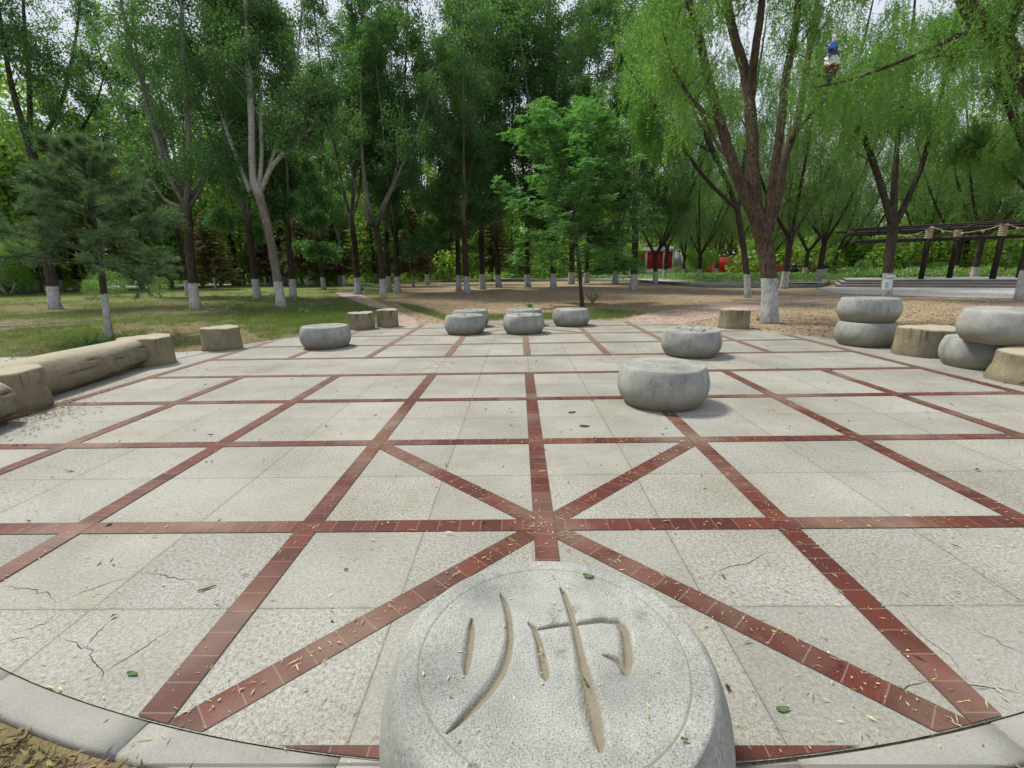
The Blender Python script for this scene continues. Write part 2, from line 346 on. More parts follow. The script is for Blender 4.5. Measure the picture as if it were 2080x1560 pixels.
def slab_grey(name, a, b, tile=.6):
    t = NT(name); p = t.pos(); br = t.n('ShaderNodeTexBrick'); t.l(p, br.inputs['Vector']); br.offset = 0.
    br.inputs['Scale'].default_value = 1.; br.inputs['Brick Width'].default_value = tile; br.inputs['Row Height'].default_value = tile; br.inputs['Mortar Size'].default_value = .006
    br.inputs['Color1'].default_value = (*a, 1); br.inputs['Color2'].default_value = (*b, 1); br.inputs['Mortar'].default_value = tuple(x*.45 for x in a)+(1,)
    c = t.mix(t.ramp(t.noise(p, 2.5, 6, .65), (.35, .0), (.7, .5)), br.outputs[0], tuple(x*.62 for x in a))
    c = t.mix(t.ramp(t.noise(p, 120, 2), (.35, .3), (.6, 0.)), c, tuple(x*.5 for x in a))
    return t.bsdf(c, .85, t.bump(t.noise(p, 120, 2), .3, .003), .25)

MAT = dict(
    pave=paving_mat(), strip=strip_mat(), granite=granite_mat(), clay=clay_mat(), earth=ground_mat(), brick=brick_mat(),
    kerb=slab_grey('kerb_stone', (.30,.295,.268), (.345,.34,.312), 50.), grey=slab_grey('grey_paving', (.36,.355,.35), (.42,.415,.41)),
    dark=slab_grey('dark_and_shaded_stone', (.13,.125,.12), (.16,.155,.15), .9), crack=plain('crack_dirt', (.035,.03,.022), .95),
    poplar_leaf=leaf_mat('poplar_leaf', (.022,.066,.018), (.098,.190,.062), (.17,.39,.06), .42, .55, .035),
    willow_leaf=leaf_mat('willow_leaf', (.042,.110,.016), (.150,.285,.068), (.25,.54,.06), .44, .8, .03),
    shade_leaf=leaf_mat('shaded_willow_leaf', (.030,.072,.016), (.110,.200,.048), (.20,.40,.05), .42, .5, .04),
    ash_leaf=leaf_mat('ash_leaf', (.042,.125,.034), (.135,.300,.100), (.20,.55,.08), .42, .9, .06),
    lush_leaf=leaf_mat('lush_leaf', (.060,.140,.022), (.190,.330,.050), (.42,.75,.06), .50, .5, .05),
    pine_leaf=leaf_mat('pine_needle', (.034,.070,.028), (.165,.235,.105), (.16,.30,.07), .28, 1.1, .04),
    spruce_leaf=leaf_mat('spruce_needle', (.075,.068,.032), (.330,.270,.130), (.30,.25,.08), .25, .8, .03),
    far_leaf=leaf_mat('far_leaf', (.042,.095,.022), (.185,.300,.060), (.38,.66,.06), .46, .12, .03),
    grass=leaf_mat('grass_blade', (.050,.092,.020), (.165,.220,.065), (.25,.38,.05), .38, .8, .04),
    hedge=leaf_mat('hedge_leaf', (.045,.115,.020), (.150,.290,.050), (.28,.55,.06), .40, 1.2, .06),
    poplar_bark=bark_mat('poplar_bark', (.105,.097,.08), (.30,.285,.245), low=5.0),
    pale_bark=bark_mat('leaning_poplar_bark', (.085,.068,.050), (.285,.245,.195), low=None, hs=(26,26,5), pale=4.6),
    willow_bark=bark_mat('willow_bark', (.030,.022,.016), (.175,.130,.088), hs=(34,34,4.0)),
    dark_bark=bark_mat('dark_bark', (.022,.018,.014), (.105,.082,.060), hs=(24,24,4)),
    young_bark=bark_mat('young_bark', (.035,.030,.025), (.12,.105,.085), wash=False),
    timber=plain('dark_timber', (.022,.017,.014), .75, .4, 5), beam=plain('shaded_beam', (.036,.030,.025), .8, .4, 6),  # beam brown is darkened so the colour itself carries shade
    rope=plain('straw_rope', (.42,.36,.24), .95, .3, 20), redpaint=plain('red_paint', (.52,.035,.028), .6, .15, 2),
    orange=plain('orange_wall', (.42,.115,.06), .85, .15, 1), white=plain('white_paint', (.74,.73,.70), .7, .06, 3), greywall=plain('grey_panel', (.30,.33,.35), .6, .1, 2),
    rooftile=plain('grey_roof_tile', (.10,.10,.10), .8, .3, 6), black=plain('black_plastic', (.018,.018,.02), .45, .2, 6), chrome=plain('grey_metal', (.35,.36,.38), .35, .1, 6, .8),
    blue=plain('blue_panel', (.25,.45,.62), .4, .1, 4), redplastic=plain('red_plastic', (.50,.02,.02), .35, .1, 4), rubber=plain('tyre_rubber', (.02,.02,.02), .8, .2, 9),
    paper=plain('notice_paper', (.62,.68,.74), .8, .08, 9), bluebag=plain('blue_plastic', (.02,.12,.42), .3, .2, 15, spec=.6), navybag=plain('navy_plastic', (.015,.03,.12), .3, .3, 15, spec=.6),
    whitebag=plain('white_plastic', (.72,.75,.73), .35, .1, 15, spec=.6), redbag=plain('dark_red_plastic', (.25,.03,.035), .35, .4, 15, spec=.6), blackbag=plain('black_film', (.014,.014,.018), .3, .3, 15, spec=.6),
    skin=plain('skin', (.48,.30,.21), .6, .06, 6), hair=plain('black_hair', (.012,.01,.01), .6, .2, 20), denim=plain('blue_shirt', (.06,.12,.22), .9, .15, 10), darkcloth=plain('dark_cloth', (.02,.02,.026), .9, .2, 10), whitecloth=plain('white_cloth', (.6,.62,.62), .9, .08, 10),
)
def litter_mat(name, *cols):
    t = NT(name); c = t.ramp(t.island(), *[(i/(len(cols)-1), q) for i, q in enumerate(cols)])
    return t.bsdf(c, .8, None, .2)
MAT['petal'] = litter_mat('willow_petals', (.50,.44,.20), (.36,.36,.14), (.56,.50,.30), (.24,.28,.09), (.42,.33,.15), (.30,.20,.10), (.60,.55,.30))
MAT['deadleaf'] = litter_mat('dead_leaves', (.055,.038,.022), (.17,.120,.062), (.28,.215,.105), (.10,.07,.038), (.22,.155,.08), (.14,.13,.05))
MAT['greenleaf'] = litter_mat('green_fallen_leaf', (.05,.10,.03), (.09,.15,.05), (.04,.07,.03))
MAT['darkleaf'] = litter_mat('dark_fallen_leaf', (.03,.03,.02), (.06,.055,.03), (.02,.02,.018))

# ------------------------------------------------------------------ setting
CX, CY, RP, RK = 0., 6.3, 6.31, 6.44
def disc_sheet(r, z, n=256, rings=40):
    rr = np.linspace(0, r, rings)[1:]; t = np.arange(n)/n*2*math.pi
    V = [[CX, CY, z]]+[[CX+a*math.cos(b), CY+a*math.sin(b), z] for a in rr for b in t]
    F = np.array([[0, 1+j, 1+(j+1) % n] for j in range(n)])
    i = (np.arange(len(rr)-1)*n+1)[:,None]; j = np.arange(n)[None]; k = (j+1) % n
    return np.array(V), [F, np.stack([i+j, i+n+j, i+n+k, i+k], -1).reshape(-1,4)]
def poly_sheet(pts, z):
    P = np.array([[p[0], p[1], z] for p in pts]); return P, [np.arange(len(P))[None]]

# ground: one sheet to the horizon, finer near the plaza
gx = np.r_[-900,-500,-300,-200, np.linspace(-120,120,121), 200,300,500,900]; gy = np.r_[-600,-200,-100, np.linspace(-40,160,101), 250,400,600,1200]
GX, GY = np.meshgrid(gx, gy); rg = R_(3)
GZ = -.012 + .02*np.sin(GX*.21+1)*np.sin(GY*.17) - .02
near = np.hypot(GX-CX, GY-CY) < 40; GZ[near] = -.012
nxg = len(gx); i = np.arange(len(gy)-1)[:,None]*nxg; j = np.arange(nxg-1)[None]
gnd = obj('ground', mk_mesh('ground', np.c_[GX.ravel(), GY.ravel(), GZ.ravel()], [np.stack([i+j, i+j+1, i+nxg+j+1, i+nxg+j], -1).reshape(-1,4)], MAT['earth'], True))
tag(gnd, 'bare brown earth with thin grass and leaf litter under the park trees', 'ground', kind='structure')

V, F = disc_sheet(RP, 0.)
plaza = tag(obj('pavement', mk_mesh('pavement', V, F, MAT['pave'])), 'round plaza of pale granite slabs inlaid as a giant chess board', 'pavement', kind='structure')
# kerb ring made of separate-looking stones
kb = MB(); nk = 56; rk = R_(5)
for q in range(nk):
    a0, a1 = (q+.004)/nk*2*math.pi, (q+.996)/nk*2*math.pi; a = np.linspace(a0, a1, 7); dz = rk.normal(0, .003); dr = rk.normal(0, .004)
    ri, ro = RP+.007+dr, RK+dr
    ring = lambda r, z: np.c_[CX+r*np.cos(a), CY+r*np.sin(a), np.full(7, z)]
    V = np.r_[ring(ri, -.1), ring(ri, .0+dz), ring(ri+.006, .006+dz), ring(ro-.012, .006+dz), ring(ro, -.004+dz), ring(ro, -.12)]
    f = [[s*7+k, s*7+k+1, (s+1)*7+k+1, (s+1)*7+k] for s in range(5) for k in range(6)]
    kb.add(V, [np.array(f), np.array([[0,7,14,21,28,35]]), np.array([[6,41,34,27,20,13]])])
tag(obj('kerb', kb.mesh('kerb', MAT['kerb'])), 'pale grey stone kerb ringing the round chess board plaza', 'kerb', kind='structure')

# red granite lines: one strip per line, child of the pavement, long axis = object X
HW = .063
def red_strip(p0, p1, z):
    p0, p1 = np.array(p0, float), np.array(p1, float); d = p1-p0; ln = np.linalg.norm(d); d /= ln; n = np.array([-d[1], d[0]])
    mid = (p0+p1)/2; ends = []
    for s in (-1, 1):
        q = (mid + n*HW*s) - np.array([CX, CY]); b = q@d; disc = b*b-(q@q-(RP-.004)**2)
        if disc <= 0: return
        ends.append((max(-ln/2, -b-math.sqrt(disc)), min(ln/2, -b+math.sqrt(disc))))
    if min(ends[0][1]-ends[0][0], ends[1][1]-ends[1][0]) < .01: return
    V = [[ends[0][0], -HW, 0], [ends[0][1], -HW, 0], [ends[1][1], HW, 0], [ends[1][0], HW, 0]]
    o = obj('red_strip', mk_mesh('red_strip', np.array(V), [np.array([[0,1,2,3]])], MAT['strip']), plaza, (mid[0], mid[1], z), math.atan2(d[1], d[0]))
c_ = 1.4; rh = .063
for k in range(1, 9): red_strip((-4*c_-HW, k*c_), (4*c_+HW, k*c_), .0045)
for sgn_, yy in ((-1, 0.), (1, 9*c_)):      # first and last rank: only a sliver inside the round edge
    R0 = RP-.004; xm = math.sqrt(R0**2-(abs(yy-CY)-HW)**2); xs = np.linspace(-xm, xm, 41); arc = CY+sgn_*np.sqrt(R0**2-xs**2)-yy
    V = np.r_[np.c_[xs, np.clip(arc, -HW, HW), 0*xs], [[xm, -sgn_*HW, 0], [-xm, -sgn_*HW, 0]]]; idx = np.arange(len(V))[None]
    me = mk_mesh('red_strip', V, [idx if sgn_ < 0 else idx[:, ::-1]], MAT['strip']); obj('red_strip', me, plaza, (0, yy, .0045))
for f in range(-4, 5):
    if abs(f) == 4: red_strip((f*c_, 0), (f*c_, 9*c_), .006)
    else:
        red_strip((f*c_, -HW), (f*c_, 4*c_+HW), .006); red_strip((f*c_, 5*c_-HW), (f*c_, 9*c_+HW), .006)
for s in (-1, 1):
    red_strip((-s*c_, 0), (s*c_, 2*c_), .003 if s > 0 else .0037); red_strip((-s*c_, 7*c_), (s*c_, 9*c_), .003 if s > 0 else .0037)

# cracks and the faint worn carving in the river band
def ribbon(pts, w, z):
    P = np.array([[p[0], p[1]] for p in pts]); d = np.gradient(P, axis=0); d /= np.linalg.norm(d, axis=1, keepdims=True)+1e-9; n = np.c_[-d[:,1], d[:,0]]
    ww = np.broadcast_to(w, (len(P),))[:,None]/2
    V = np.r_[np.c_[P+n*ww, np.full(len(P), z)], np.c_[P-n*ww, np.full(len(P), z)]]; m = len(P)
    return V, [np.array([[k+m, k+1+m, k+1, k] for k in range(m-1)])]
def wobble(a, b, rng, amp, n=9):
    a, b = np.array(a[:2]), np.array(b[:2]); t = np.linspace(0, 1, n)[:,None]; d = b-a; nn = np.array([-d[1], d[0]])
    return a+(b-a)*t + nn*(rng.normal(0, amp, (n,1))*np.sin(t*math.pi)**.5)
rc = R_(11)
cracks = [[(0,1193),(55,1195),(100,1207),(113,1226)],[(113,1226),(205,1190),(272,1168)],[(285,1162),(330,1168),(368,1178),(430,1178)],
          [(128,1296),(165,1318),(178,1312)],[(178,1312),(186,1335),(210,1366),(207,1384)],[(178,1312),(195,1290),(225,1262)],[(210,1366),(262,1335),(345,1280)],
          [(30,1285),(90,1268),(118,1246)],[(0,1310),(60,1290)],[(1825,1230),(1950,1360)],[(1560,1120),(1440,1180)],[(1400,1190),(1455,1240)],[(1980,1280),(2080,1330)],[(1855,1380),(2000,1395),(2080,1410)],[(1790,1402),(1880,1385)]]
for c in cracks:
    P = np.concatenate([wobble(gp(*c[k]), gp(*c[k+1]), rc, .05, 6) for k in range(len(c)-1)]); P = P[np.r_[True, np.linalg.norm(np.diff(P, axis=0), axis=1) > 1e-4]]
    wv = np.interp(np.linspace(0,1,len(P)), [0,.5,1], [.0008,.0040,.0008])*rc.uniform(.6,1.2,len(P))
    V, F = ribbon(P, wv, .0015); obj('crack', mk_mesh('crack', V, F, MAT['crack']), plaza)
t_ = NT('worn_carving'); MAT['worn'] = t_.bsdf(t_.mix(t_.noise(t_.pos(), 40, 3), (.20,.19,.13), (.30,.285,.215)), .9)
Z1 = lambda x, y: (480+x/4.333, 720+y/4.333); Z2 = lambda x, y: (700+x/3.714, 620+y/3.714)
carv = [[[Z1(95,105),Z1(200,108),Z1(255,132)],[Z1(375,72),Z1(260,115)],[Z1(60,158),Z1(150,140),Z1(250,132),Z1(320,125)],[Z1(60,160),Z1(200,158),Z1(290,145),Z1(320,125)],[Z1(330,110),Z1(420,90),Z1(540,92)]],
        [[Z1(870,92),Z1(965,85)],[Z1(900,72),Z1(940,80)]],
        [[Z1(1620,55),Z1(1700,58),Z1(1780,85),Z1(1900,128)],[Z1(1645,127),Z1(1740,90),Z1(1790,72),Z1(1930,55)],[Z1(1640,125),Z1(1830,115)],[Z1(1980,50),Z1(1880,88)],[Z1(1920,90),Z1(1960,97)]],
        [[Z2(1900,420),Z2(2000,428)],[Z2(1920,400),Z2(1960,430)],[Z2(1985,400),Z2(2005,430)],[Z2(1910,410),Z2(1935,420)]]]
for g_ in carv:
    b = MB()
    for q, s in enumerate(g_):
        P, W = resample([gp(*k) for k in s], np.interp(np.linspace(0,1,len(s)), [0,.5,1], [.02,.045,.02]), .05); V, F = ribbon(P, W, .0012+.0003*q); b.add(V, F)
    obj('worn_carving', b.mesh('worn_carving', MAT['worn']), plaza)

# brick paths, grey paving, aprons
def sheet(name, pts, z, mat, label, cat='path'):
    V, F = poly_sheet(pts, z); me = mk_mesh(name, V, F, MAT[mat])
    if me.polygons[0].normal.z < 0: me.flip_normals()
    return tag(obj(name, me), label, cat, kind='structure')
P = lambda *q: [gp(*k)[:2] for k in q]
arcL = [(CX+6.40*math.cos(a), CY+6.40*math.sin(a)) for a in np.radians([118, 122, 126])]
sheet('path', P((690,589),(680,594),(692,601),(745,620),(798,653))+arcL[::-1]+P((855,655),(806,630),(770,613),(735,599),(733,594),(760,589)), -.004, 'brick', 'narrow pink brick path curving off between the leaning poplar and the dirt clearing')
arcR = [(CX+6.40*math.cos(a), CY+6.40*math.sin(a)) for a in np.radians([48, 54, 60, 63])]
sheet('path', P((1275,647),(1310,638),(1404,621),(1512,611),(1584,606.5),(1700,598),(1755,597),(1760,602),(1700,609),(1609,616),(1544,628),(1460,643),(1392,657))+arcR, -.004, 'brick', 'wide pink brick path running from the plaza past the big willow')
sheet('path', [(-6.0,8.15),(-7.1,7.9),(-8.9,7.75),(-14,7.1),(-14,4.6),(-8.2,5.2),(-6.25,5.4)], -.008, 'grey', 'grey concrete strip behind the log bench')
sheet('pavement', P((1660,584.5),(1700,583),(2066,585),(2140,590),(2140,609),(2068,606.5),(1830,601),(1758,599),(1690,593)), .0, 'grey', 'pale grey paved forecourt in front of the timber pergola', 'pavement')
sheet('path', P((1000,566),(1200,566),(1335,566),(1440,575),(1682,572),(1682,577),(1430,582.5),(1330,574),(1200,569),(1000,569)), .12, 'grey', 'grey raised walk along the low green planting', 'path')
sheet('path', P((-200,612),(60,594),(180,586),(300,582),(560,577),(760,578),(760,575.5),(560,574.5),(300,578),(180,581),(60,588),(-200,604)), -.003, 'grey', 'pale grey footpath among the shrubs and spruces')

def kerb_line(pts, w, h, mat, label, name='kerb'):
    b = MB(); pts = [np.array(p[:2]) for p in pts]
    Pm = np.array(pts); d = np.gradient(Pm, axis=0); d /= np.linalg.norm(d, axis=1, keepdims=True); n = np.c_[-d[:,1], d[:,0]]*w/2
    m = len(Pm); lay = [(n, -.1), (n, h), (-n, h), (-n, -.1)]
    V = np.concatenate([np.c_[Pm+o_, np.full(m, z)] for o_, z in lay])
    F = [[k*m+i, k*m+i+1, (k+1)*m+i+1, (k+1)*m+i] for k in range(3) for i in range(m-1)]+[[0, m, 2*m, 3*m], [m-1, 4*m-1, 3*m-1, 2*m-1]]
    b.add(V, [np.array(F)]); return tag(obj(name, b.mesh(name, MAT[mat])), label, name, kind='structure')
kerb_line(P((760,586.6),(1100,592.3),(1600,594.6),(1690,594.4)), .14, .03, 'kerb', 'thin straight concrete edging across the brown dirt clearing')
kerb_line(P((-80,668),(0,664),(140,655),(360,640),(470,630)), .10, .03, 'kerb', 'thin concrete edging through the grass behind the log bench')
kerb_line(P((868,573.5),(1000,571.5),(1200,570.5),(1290,572.5),(1330,575.5),(1380,580),(1430,584),(1520,584.6),(1596,584.7),(1661,584),(1682,578.5),(1684,574)), .16, .22, 'dark', 'low stone edging, its shaded face coloured dark, in front of the green planting', 'edging')  # shadow side of this kerb is put into its dark colour
# ------------------------------------------------------------------ carved stone chess pieces (drum shaped)
def seg_dist(P, A, B):
    d = B-A; t = np.clip(((P-A)@d)/(d@d+1e-12), 0, 1); return np.linalg.norm(P-(A+t[...,None]*d), axis=-1), t
def stroke_field(P, strokes):
    """returns 0..1: how deep inside a stroke each point lies (0 outside, 1 on its spine)"""
    f = np.zeros(len(P))
    for s in strokes:
        s = np.asarray(s, float)
        for k in range(len(s)-1):
            d, t = seg_dist(P, s[k,:2], s[k+1,:2]); wv = (s[k,2]+(s[k+1,2]-s[k,2])*t)/2
            f = np.maximum(f, 1-d/np.maximum(wv, 1e-4))
    return np.clip(f, 0, 1)
DR_T, DR_B, DR_M, DR_H = .43, .40, .49, .427
def drum_mesh(name, n, strokes=(), depth=.012, silt=0., ink=0., ring=True, stains=(), seed=0, rough=0., hscale=1.):
    rng = R_(seed); m = n//4; u = np.linspace(-1, 1, m+1); A, B = np.meshgrid(u, u, indexing='ij'); A = A.ravel(); B = B.ravel()
    big = np.abs(A) > np.abs(B); r = np.where(big, A, B); ph = np.where(big, math.pi/4*np.divide(B, A, out=np.zeros_like(A), where=np.abs(A) > 1e-9), math.pi/2-math.pi/4*np.divide(A, B, out=np.zeros_like(A), where=np.abs(B) > 1e-9))
    X, Y = r*np.cos(ph)*DR_T, r*np.sin(ph)*DR_T; Pt = np.c_[X, Y]; rad = np.hypot(X, Y)
    h = DR_H*hscale; f = stroke_field(Pt, strokes) if len(strokes) else np.zeros(len(Pt))
    if rough and len(strokes): f = np.clip(f*(1+rng.normal(0, rough, len(f))*(f > 0)), 0, 1)
    z = h - .004*(rad/DR_T)**2 - depth*np.clip(f*1.25, 0, 1)**1.15
    g = np.clip(1-np.abs(rad-.372)/.0035, 0, 1) if ring else 0*rad; z = z-.004*g
    z = z + rng.normal(0, .00035, len(z))
    edge = np.clip((rad-DR_T+.007)/.007, 0, 1); z -= .004*edge**2
    st = np.zeros(len(z))
    for (sx, sy, sr, amt) in stains:
        q = np.hypot(X-sx, Y-sy)/sr*(1+rng.normal(0, .12, len(X))); st = np.maximum(st, amt*np.clip(1.6-1.6*q, 0, 1))
    i = np.arange(m)[:,None]*(m+1); j = np.arange(m)[None]
    Fq = np.stack([i+j, i+m+1+j, i+m+2+j, i+1+j], -1).reshape(-1,4)
    idx = np.arange((m+1)**2).reshape(m+1, m+1)
    bd = np.r_[idx[:-1,0], idx[-1,:-1], idx[::-1,-1][:-1], idx[0,::-1][:-1]]      # boundary loop
    prof = [(DR_T+.003, h-.010)]
    for zz in np.linspace(.945, .06, 17): 
        k = (zz-.50)/.50; prof.append((DR_M-(.058 if k > 0 else .085)*abs(k)**2., h*zz))
    prof += [(DR_B+.012, .012), (DR_B, 0.)]
    ang = np.arctan2(Y[bd], X[bd]); nb = len(bd)
    wob = 1+.004*np.sin(3*ang+seed)+.003*np.sin(5*ang+2*seed)
    rim = np.c_[X[bd], Y[bd], z[bd]]
    W = np.concatenate([rim]+[np.c_[pr*wob*np.cos(ang), pr*wob*np.sin(ang), np.full(nb, pz)] for pr, pz in prof])
    n0 = len(X); rings = [n0+k*nb+np.arange(nb) for k in range(len(prof)+1)]
    Fs = [np.stack([np.roll(a, -1), a, b_, np.roll(b_, -1)], -1) for a, b_ in zip(rings[:-1], rings[1:])]
    V = np.r_[np.c_[X, Y, z], W]; pad = np.zeros(len(W))
    me = mk_mesh(name, V, [Fq]+Fs, MAT['granite'], True, dict(silt=np.r_[np.clip(np.clip((f-.30)/.45, 0, 1)*silt+g*.45*(silt > 0), 0, 1), pad], ink=np.r_[np.clip(np.clip(f*3, 0, 1)*ink+g*.35*ink, 0, 1), pad], stain=np.r_[st, pad]))
    if me.polygons[0].normal.z < 0: me.flip_normals()
    return me
# glyph strokes of the big piece, read off the stone (zoom px -> stone top plane)
c0 = gp(1113, 1385, DR_H); c0 = np.array([-.050, -.004])
def top(x, y, w): q = gp(700+x/2.4186, 1030+y/2.4186, DR_H)[:2]; e = gp(700+(x+w)/2.4186, 1030+y/2.4186, DR_H)[:2]; return (*(q-c0), abs(e[0]-q[0])*1.6)
marshal = [[top(*k) for k in s] for s in (
    [(625,548,10),(622,600,34),(612,700,44),(600,770,40),(596,818,16)],
    [(765,425,6),(790,470,26),(808,540,34),(814,640,36),(800,730,44),(770,810,50),(720,885,52),(650,965,46),(570,1045,32),(500,1112,6)],
    [(905,570,10),(935,600,26),(958,670,34),(975,760,46),(985,820,44),(988,845,16)],
    [(955,600,14),(1050,580,22),(1150,570,24),(1250,557,26),(1345,560,34),(1375,600,50),(1388,680,56),(1392,750,58),(1380,810,38)],
    [(1382,800,34),(1345,755,34),(1300,735,20),(1262,726,4)],
    [(1060,392,8),(1085,440,26),(1110,510,34),(1132,590,36),(1155,700,44),(1180,810,62),(1198,900,78),(1218,990,84),(1240,1090,78),(1255,1150,60),(1258,1190,24)])]
stn = [(*top(1020,545,0)[:2], .035, .75), (*top(1040,500,0)[:2], .028, .5), (*top(1130,500,0)[:2], .030, .55), (*top(1070,725,0)[:2], .030, .5), (*top(1460,530,0)[:2], .035, .5), (*top(1250,545,0)[:2], .03, .4), (*top(620,1268,0)[:2], .010, .9), (*top(645,1268,0)[:2], .010, .9), (*top(760,325,0)[:2], .02, .5)]
rp = 'carved stone chess pieces on the board'
o = obj('chess_piece', drum_mesh('chess_piece', 1240, marshal, .014, 1., 0., True, stn, 1, .10), None, (c0[0], c0[1], .002))
tag(o, 'large grey stone chess drum nearest the camera, deeply carved character filled with silt', 'chess piece', rp)
S = lambda *q: [(x*.33, y*.33, w_*.46) for x, y, w_ in q]
cannon = [S((-.9,.5,.1),(-.2,.5,.1)), S((-.6,.5,.1),(-.9,-.4,.1)), S((-.75,.0,.1),(-.25,.0,.1),(-.25,-.5,.1),(-.75,-.5,.1),(-.75,0,.1)), S((.2,.9,.1),(.0,.4,.1)), S((.1,.6,.12),(.8,.6,.12),(.75,-.3,.1),(.55,-.35,.08)), S((.1,.3,.1),(.5,.3,.1),(.5,-.05,.1),(.1,-.05,.1)), S((.1,.3,.1),(.1,-.8,.14),(.9,-.8,.14),(.9,-.55,.1))]
horse = [S((-.6,.8,.12),(-.6,-.2,.12)), S((-.6,.8,.1),(.6,.8,.1)), S((0,.8,.1),(0,-.1,.1)), S((-.6,.5,.08),(.5,.5,.08)), S((-.6,.2,.08),(.5,.2,.08)), S((-.6,-.15,.1),(.8,-.15,.14),(.7,-.8,.14),(.45,-.75,.08)), S((-.8,-.5,.12),(-.9,-.8,.1)), S((-.4,-.5,.1),(-.35,-.75,.1)), S((0,-.5,.1),(.05,-.7,.1)), S((.3,-.45,.1),(.38,-.65,.1))]
guard = [S((-.75,.35,.14),(.75,.35,.14)), S((0,.9,.14),(0,-.7,.16)), S((-.5,-.7,.14),(.5,-.7,.14))]
pawn = [S((-.5,.9,.1),(.1,.8,.1)), S((-.4,.8,.1),(-.45,.1,.1)), S((-.4,.5,.1),(.6,.5,.1)), S((.2,.5,.1),(.2,.05,.1)), S((-.8,.05,.14),(.85,.05,.14)), S((-.3,-.2,.14),(-.7,-.75,.1)), S((.3,-.2,.14),(.7,-.75,.1))]
general = [S((-.7,.8,.1),(-.7,-.9,.14)), S((-.9,.4,.1),(-.6,.2,.1)), S((-.1,.9,.1),(-.4,.4,.1)), S((-.1,.8,.1),(.6,.8,.1),(.2,.3,.1)), S((-.4,-.05,.12),(.9,-.05,.12)), S((.55,.2,.12),(.55,-.8,.12),(.3,-.7,.08)), S((0,-.3,.1),(.12,-.5,.1))]
advisor = [S((-.6,.8,.12),(-.9,.2,.1)), S((-.7,.5,.1),(-.7,-.8,.14)), S((-.3,.35,.14),(.9,.35,.14)), S((.3,.9,.14),(.3,-.65,.14)), S((-.1,-.65,.12),(.75,-.65,.12))]
P_all = [ # px left, right, bottom, glyph, label, rotation, ink, silt
  (612,717,710,cannon,'grey stone chess drum with dark painted character, alone near the lone clay stump',3.0,.85,0),
  (903,988,681,guard,'front left stone drum of the far cluster, with a single dark stroke on top',3.2,.7,0),
  (919,995,666,horse,'stone drum half hidden behind the front left drum of the far cluster',3.1,.85,0),
  (1022,1106,680,advisor,'middle front stone drum of the far cluster with dark vertical scratches on its side',3.05,.8,0),
  (1029,1102,664,general,'stone drum directly behind the scratched middle drum, only its top edge showing',3.2,.8,0),
  (1122,1198,664,(),'plain topped stone drum, separate right end of the far cluster before the young ash',0,0,0),
  (1340,1463,728,horse,'grey stone drum with dark curved character and brown base, behind the biggest mid board drum',2.7,.9,0),
  (1251,1434,836,pawn,'big grey stone chess drum with worn pale carving, standing past the nearest palace corner',2.9,0,.35)]
def drum_centre(l, r, b, rm=DR_B):
    g_ = gp((l+r)/2, b)[:2]; d = g_-CAM[:2]; return g_+d/np.linalg.norm(d)*rm*.95
for k, (l, r, b, gl, lab, rz, ink, silt) in enumerate(P_all):
    c = drum_centre(l, r, b); o = obj('chess_piece', drum_mesh('chess_piece', 360 if k == 7 else 280, gl, .006, silt, ink, True, (), 20+k), None, (c[0], c[1], .007), rz); tag(o, lab, 'chess piece', rp)
blank = drum_mesh('chess_piece', 160, (), 0, 0, 0, False, (), 40); blank2 = drum_mesh('chess_piece', 160, (), 0, 0, 0, True, (), 43)
gst = 'stone chess pieces stacked at the plaza edge'
cL1 = drum_centre(1687, 1820, 705.5); cL2 = np.array([6.53, 5.69])
tag(obj('chess_piece', blank, None, (*cL1, .007), .6), 'lower blue grey drum of the two drum stack, brown mud on its base', 'chess piece', gst)
tag(obj('chess_piece', blank2, None, (cL1[0]+.02, cL1[1]+.05, .007+DR_H), 2.1), 'upper drum of the two drum stack by the papered willow', 'chess piece', gst)
tag(obj('chess_piece', blank, None, (*cL2, -.01), 3.6), 'lower blue grey drum wedged between two clay stumps at the right edge', 'chess piece', gst)
o = tag(obj('chess_piece', blank2, None, (6.33, 5.27, .428), 4.4), 'upper drum lying across the wedged drum and the clay stump at the right edge', 'chess piece', gst); o.rotation_euler[1] = .03

# ------------------------------------------------------------------ clay coloured concrete stumps and log benches
def stump_mesh(r, h, seed, seg=72, taper=.03, dome=.012, jag=False):
    rng = R_(seed); ph = rng.uniform(0, 6.28, 6); a = np.arange(seg)/seg*2*math.pi
    lob = 1+.035*np.sin(2*a+ph[0])+.028*np.sin(3*a+ph[1])+.016*np.sin(5*a+ph[2])+.012*np.sin(9*a+ph[3])
    V = []; prof = [(1+taper, -.03), (1+taper*.9, .02), (1+taper*.6, h*.25), (1.0, h*.5), (.985, h*.75), (.99, h*.90), (.985, h-.028), (.965, h-.010), (.93, h-.002), (.80, h+dome*.4), (.55, h+dome*.8), (.25, h+dome)]
    for q, (s, z) in enumerate(prof):
        rr = r*s*(1+(lob-1)*(1.0 if z < h*.9 else .8)) + rng.normal(0, .0025, seg); zz = z+.010*np.sin(2*a+ph[4])*(z/h)+.004*np.sin(7*a+ph[5])*(z/h)
        V.append(np.c_[rr*np.cos(a), rr*np.sin(a), zz])
    V.append(np.array([[0, 0, h+dome]])); V = np.concatenate(V); n = len(prof)
    i = np.arange(n-1)[:,None]*seg; j = np.arange(seg)[None]; k = (j+1) % seg
    F = [np.stack([i+j, i+k, i+seg+k, i+seg+j], -1).reshape(-1,4), np.stack([(n-1)*seg+np.arange(seg), (n-1)*seg+(np.arange(seg)+1) % seg, np.full(seg, n*seg)], -1)]
    return mk_mesh('stump_seat', V, F, MAT['clay'], True)
gs = 'clay coloured stump seats around the plaza'
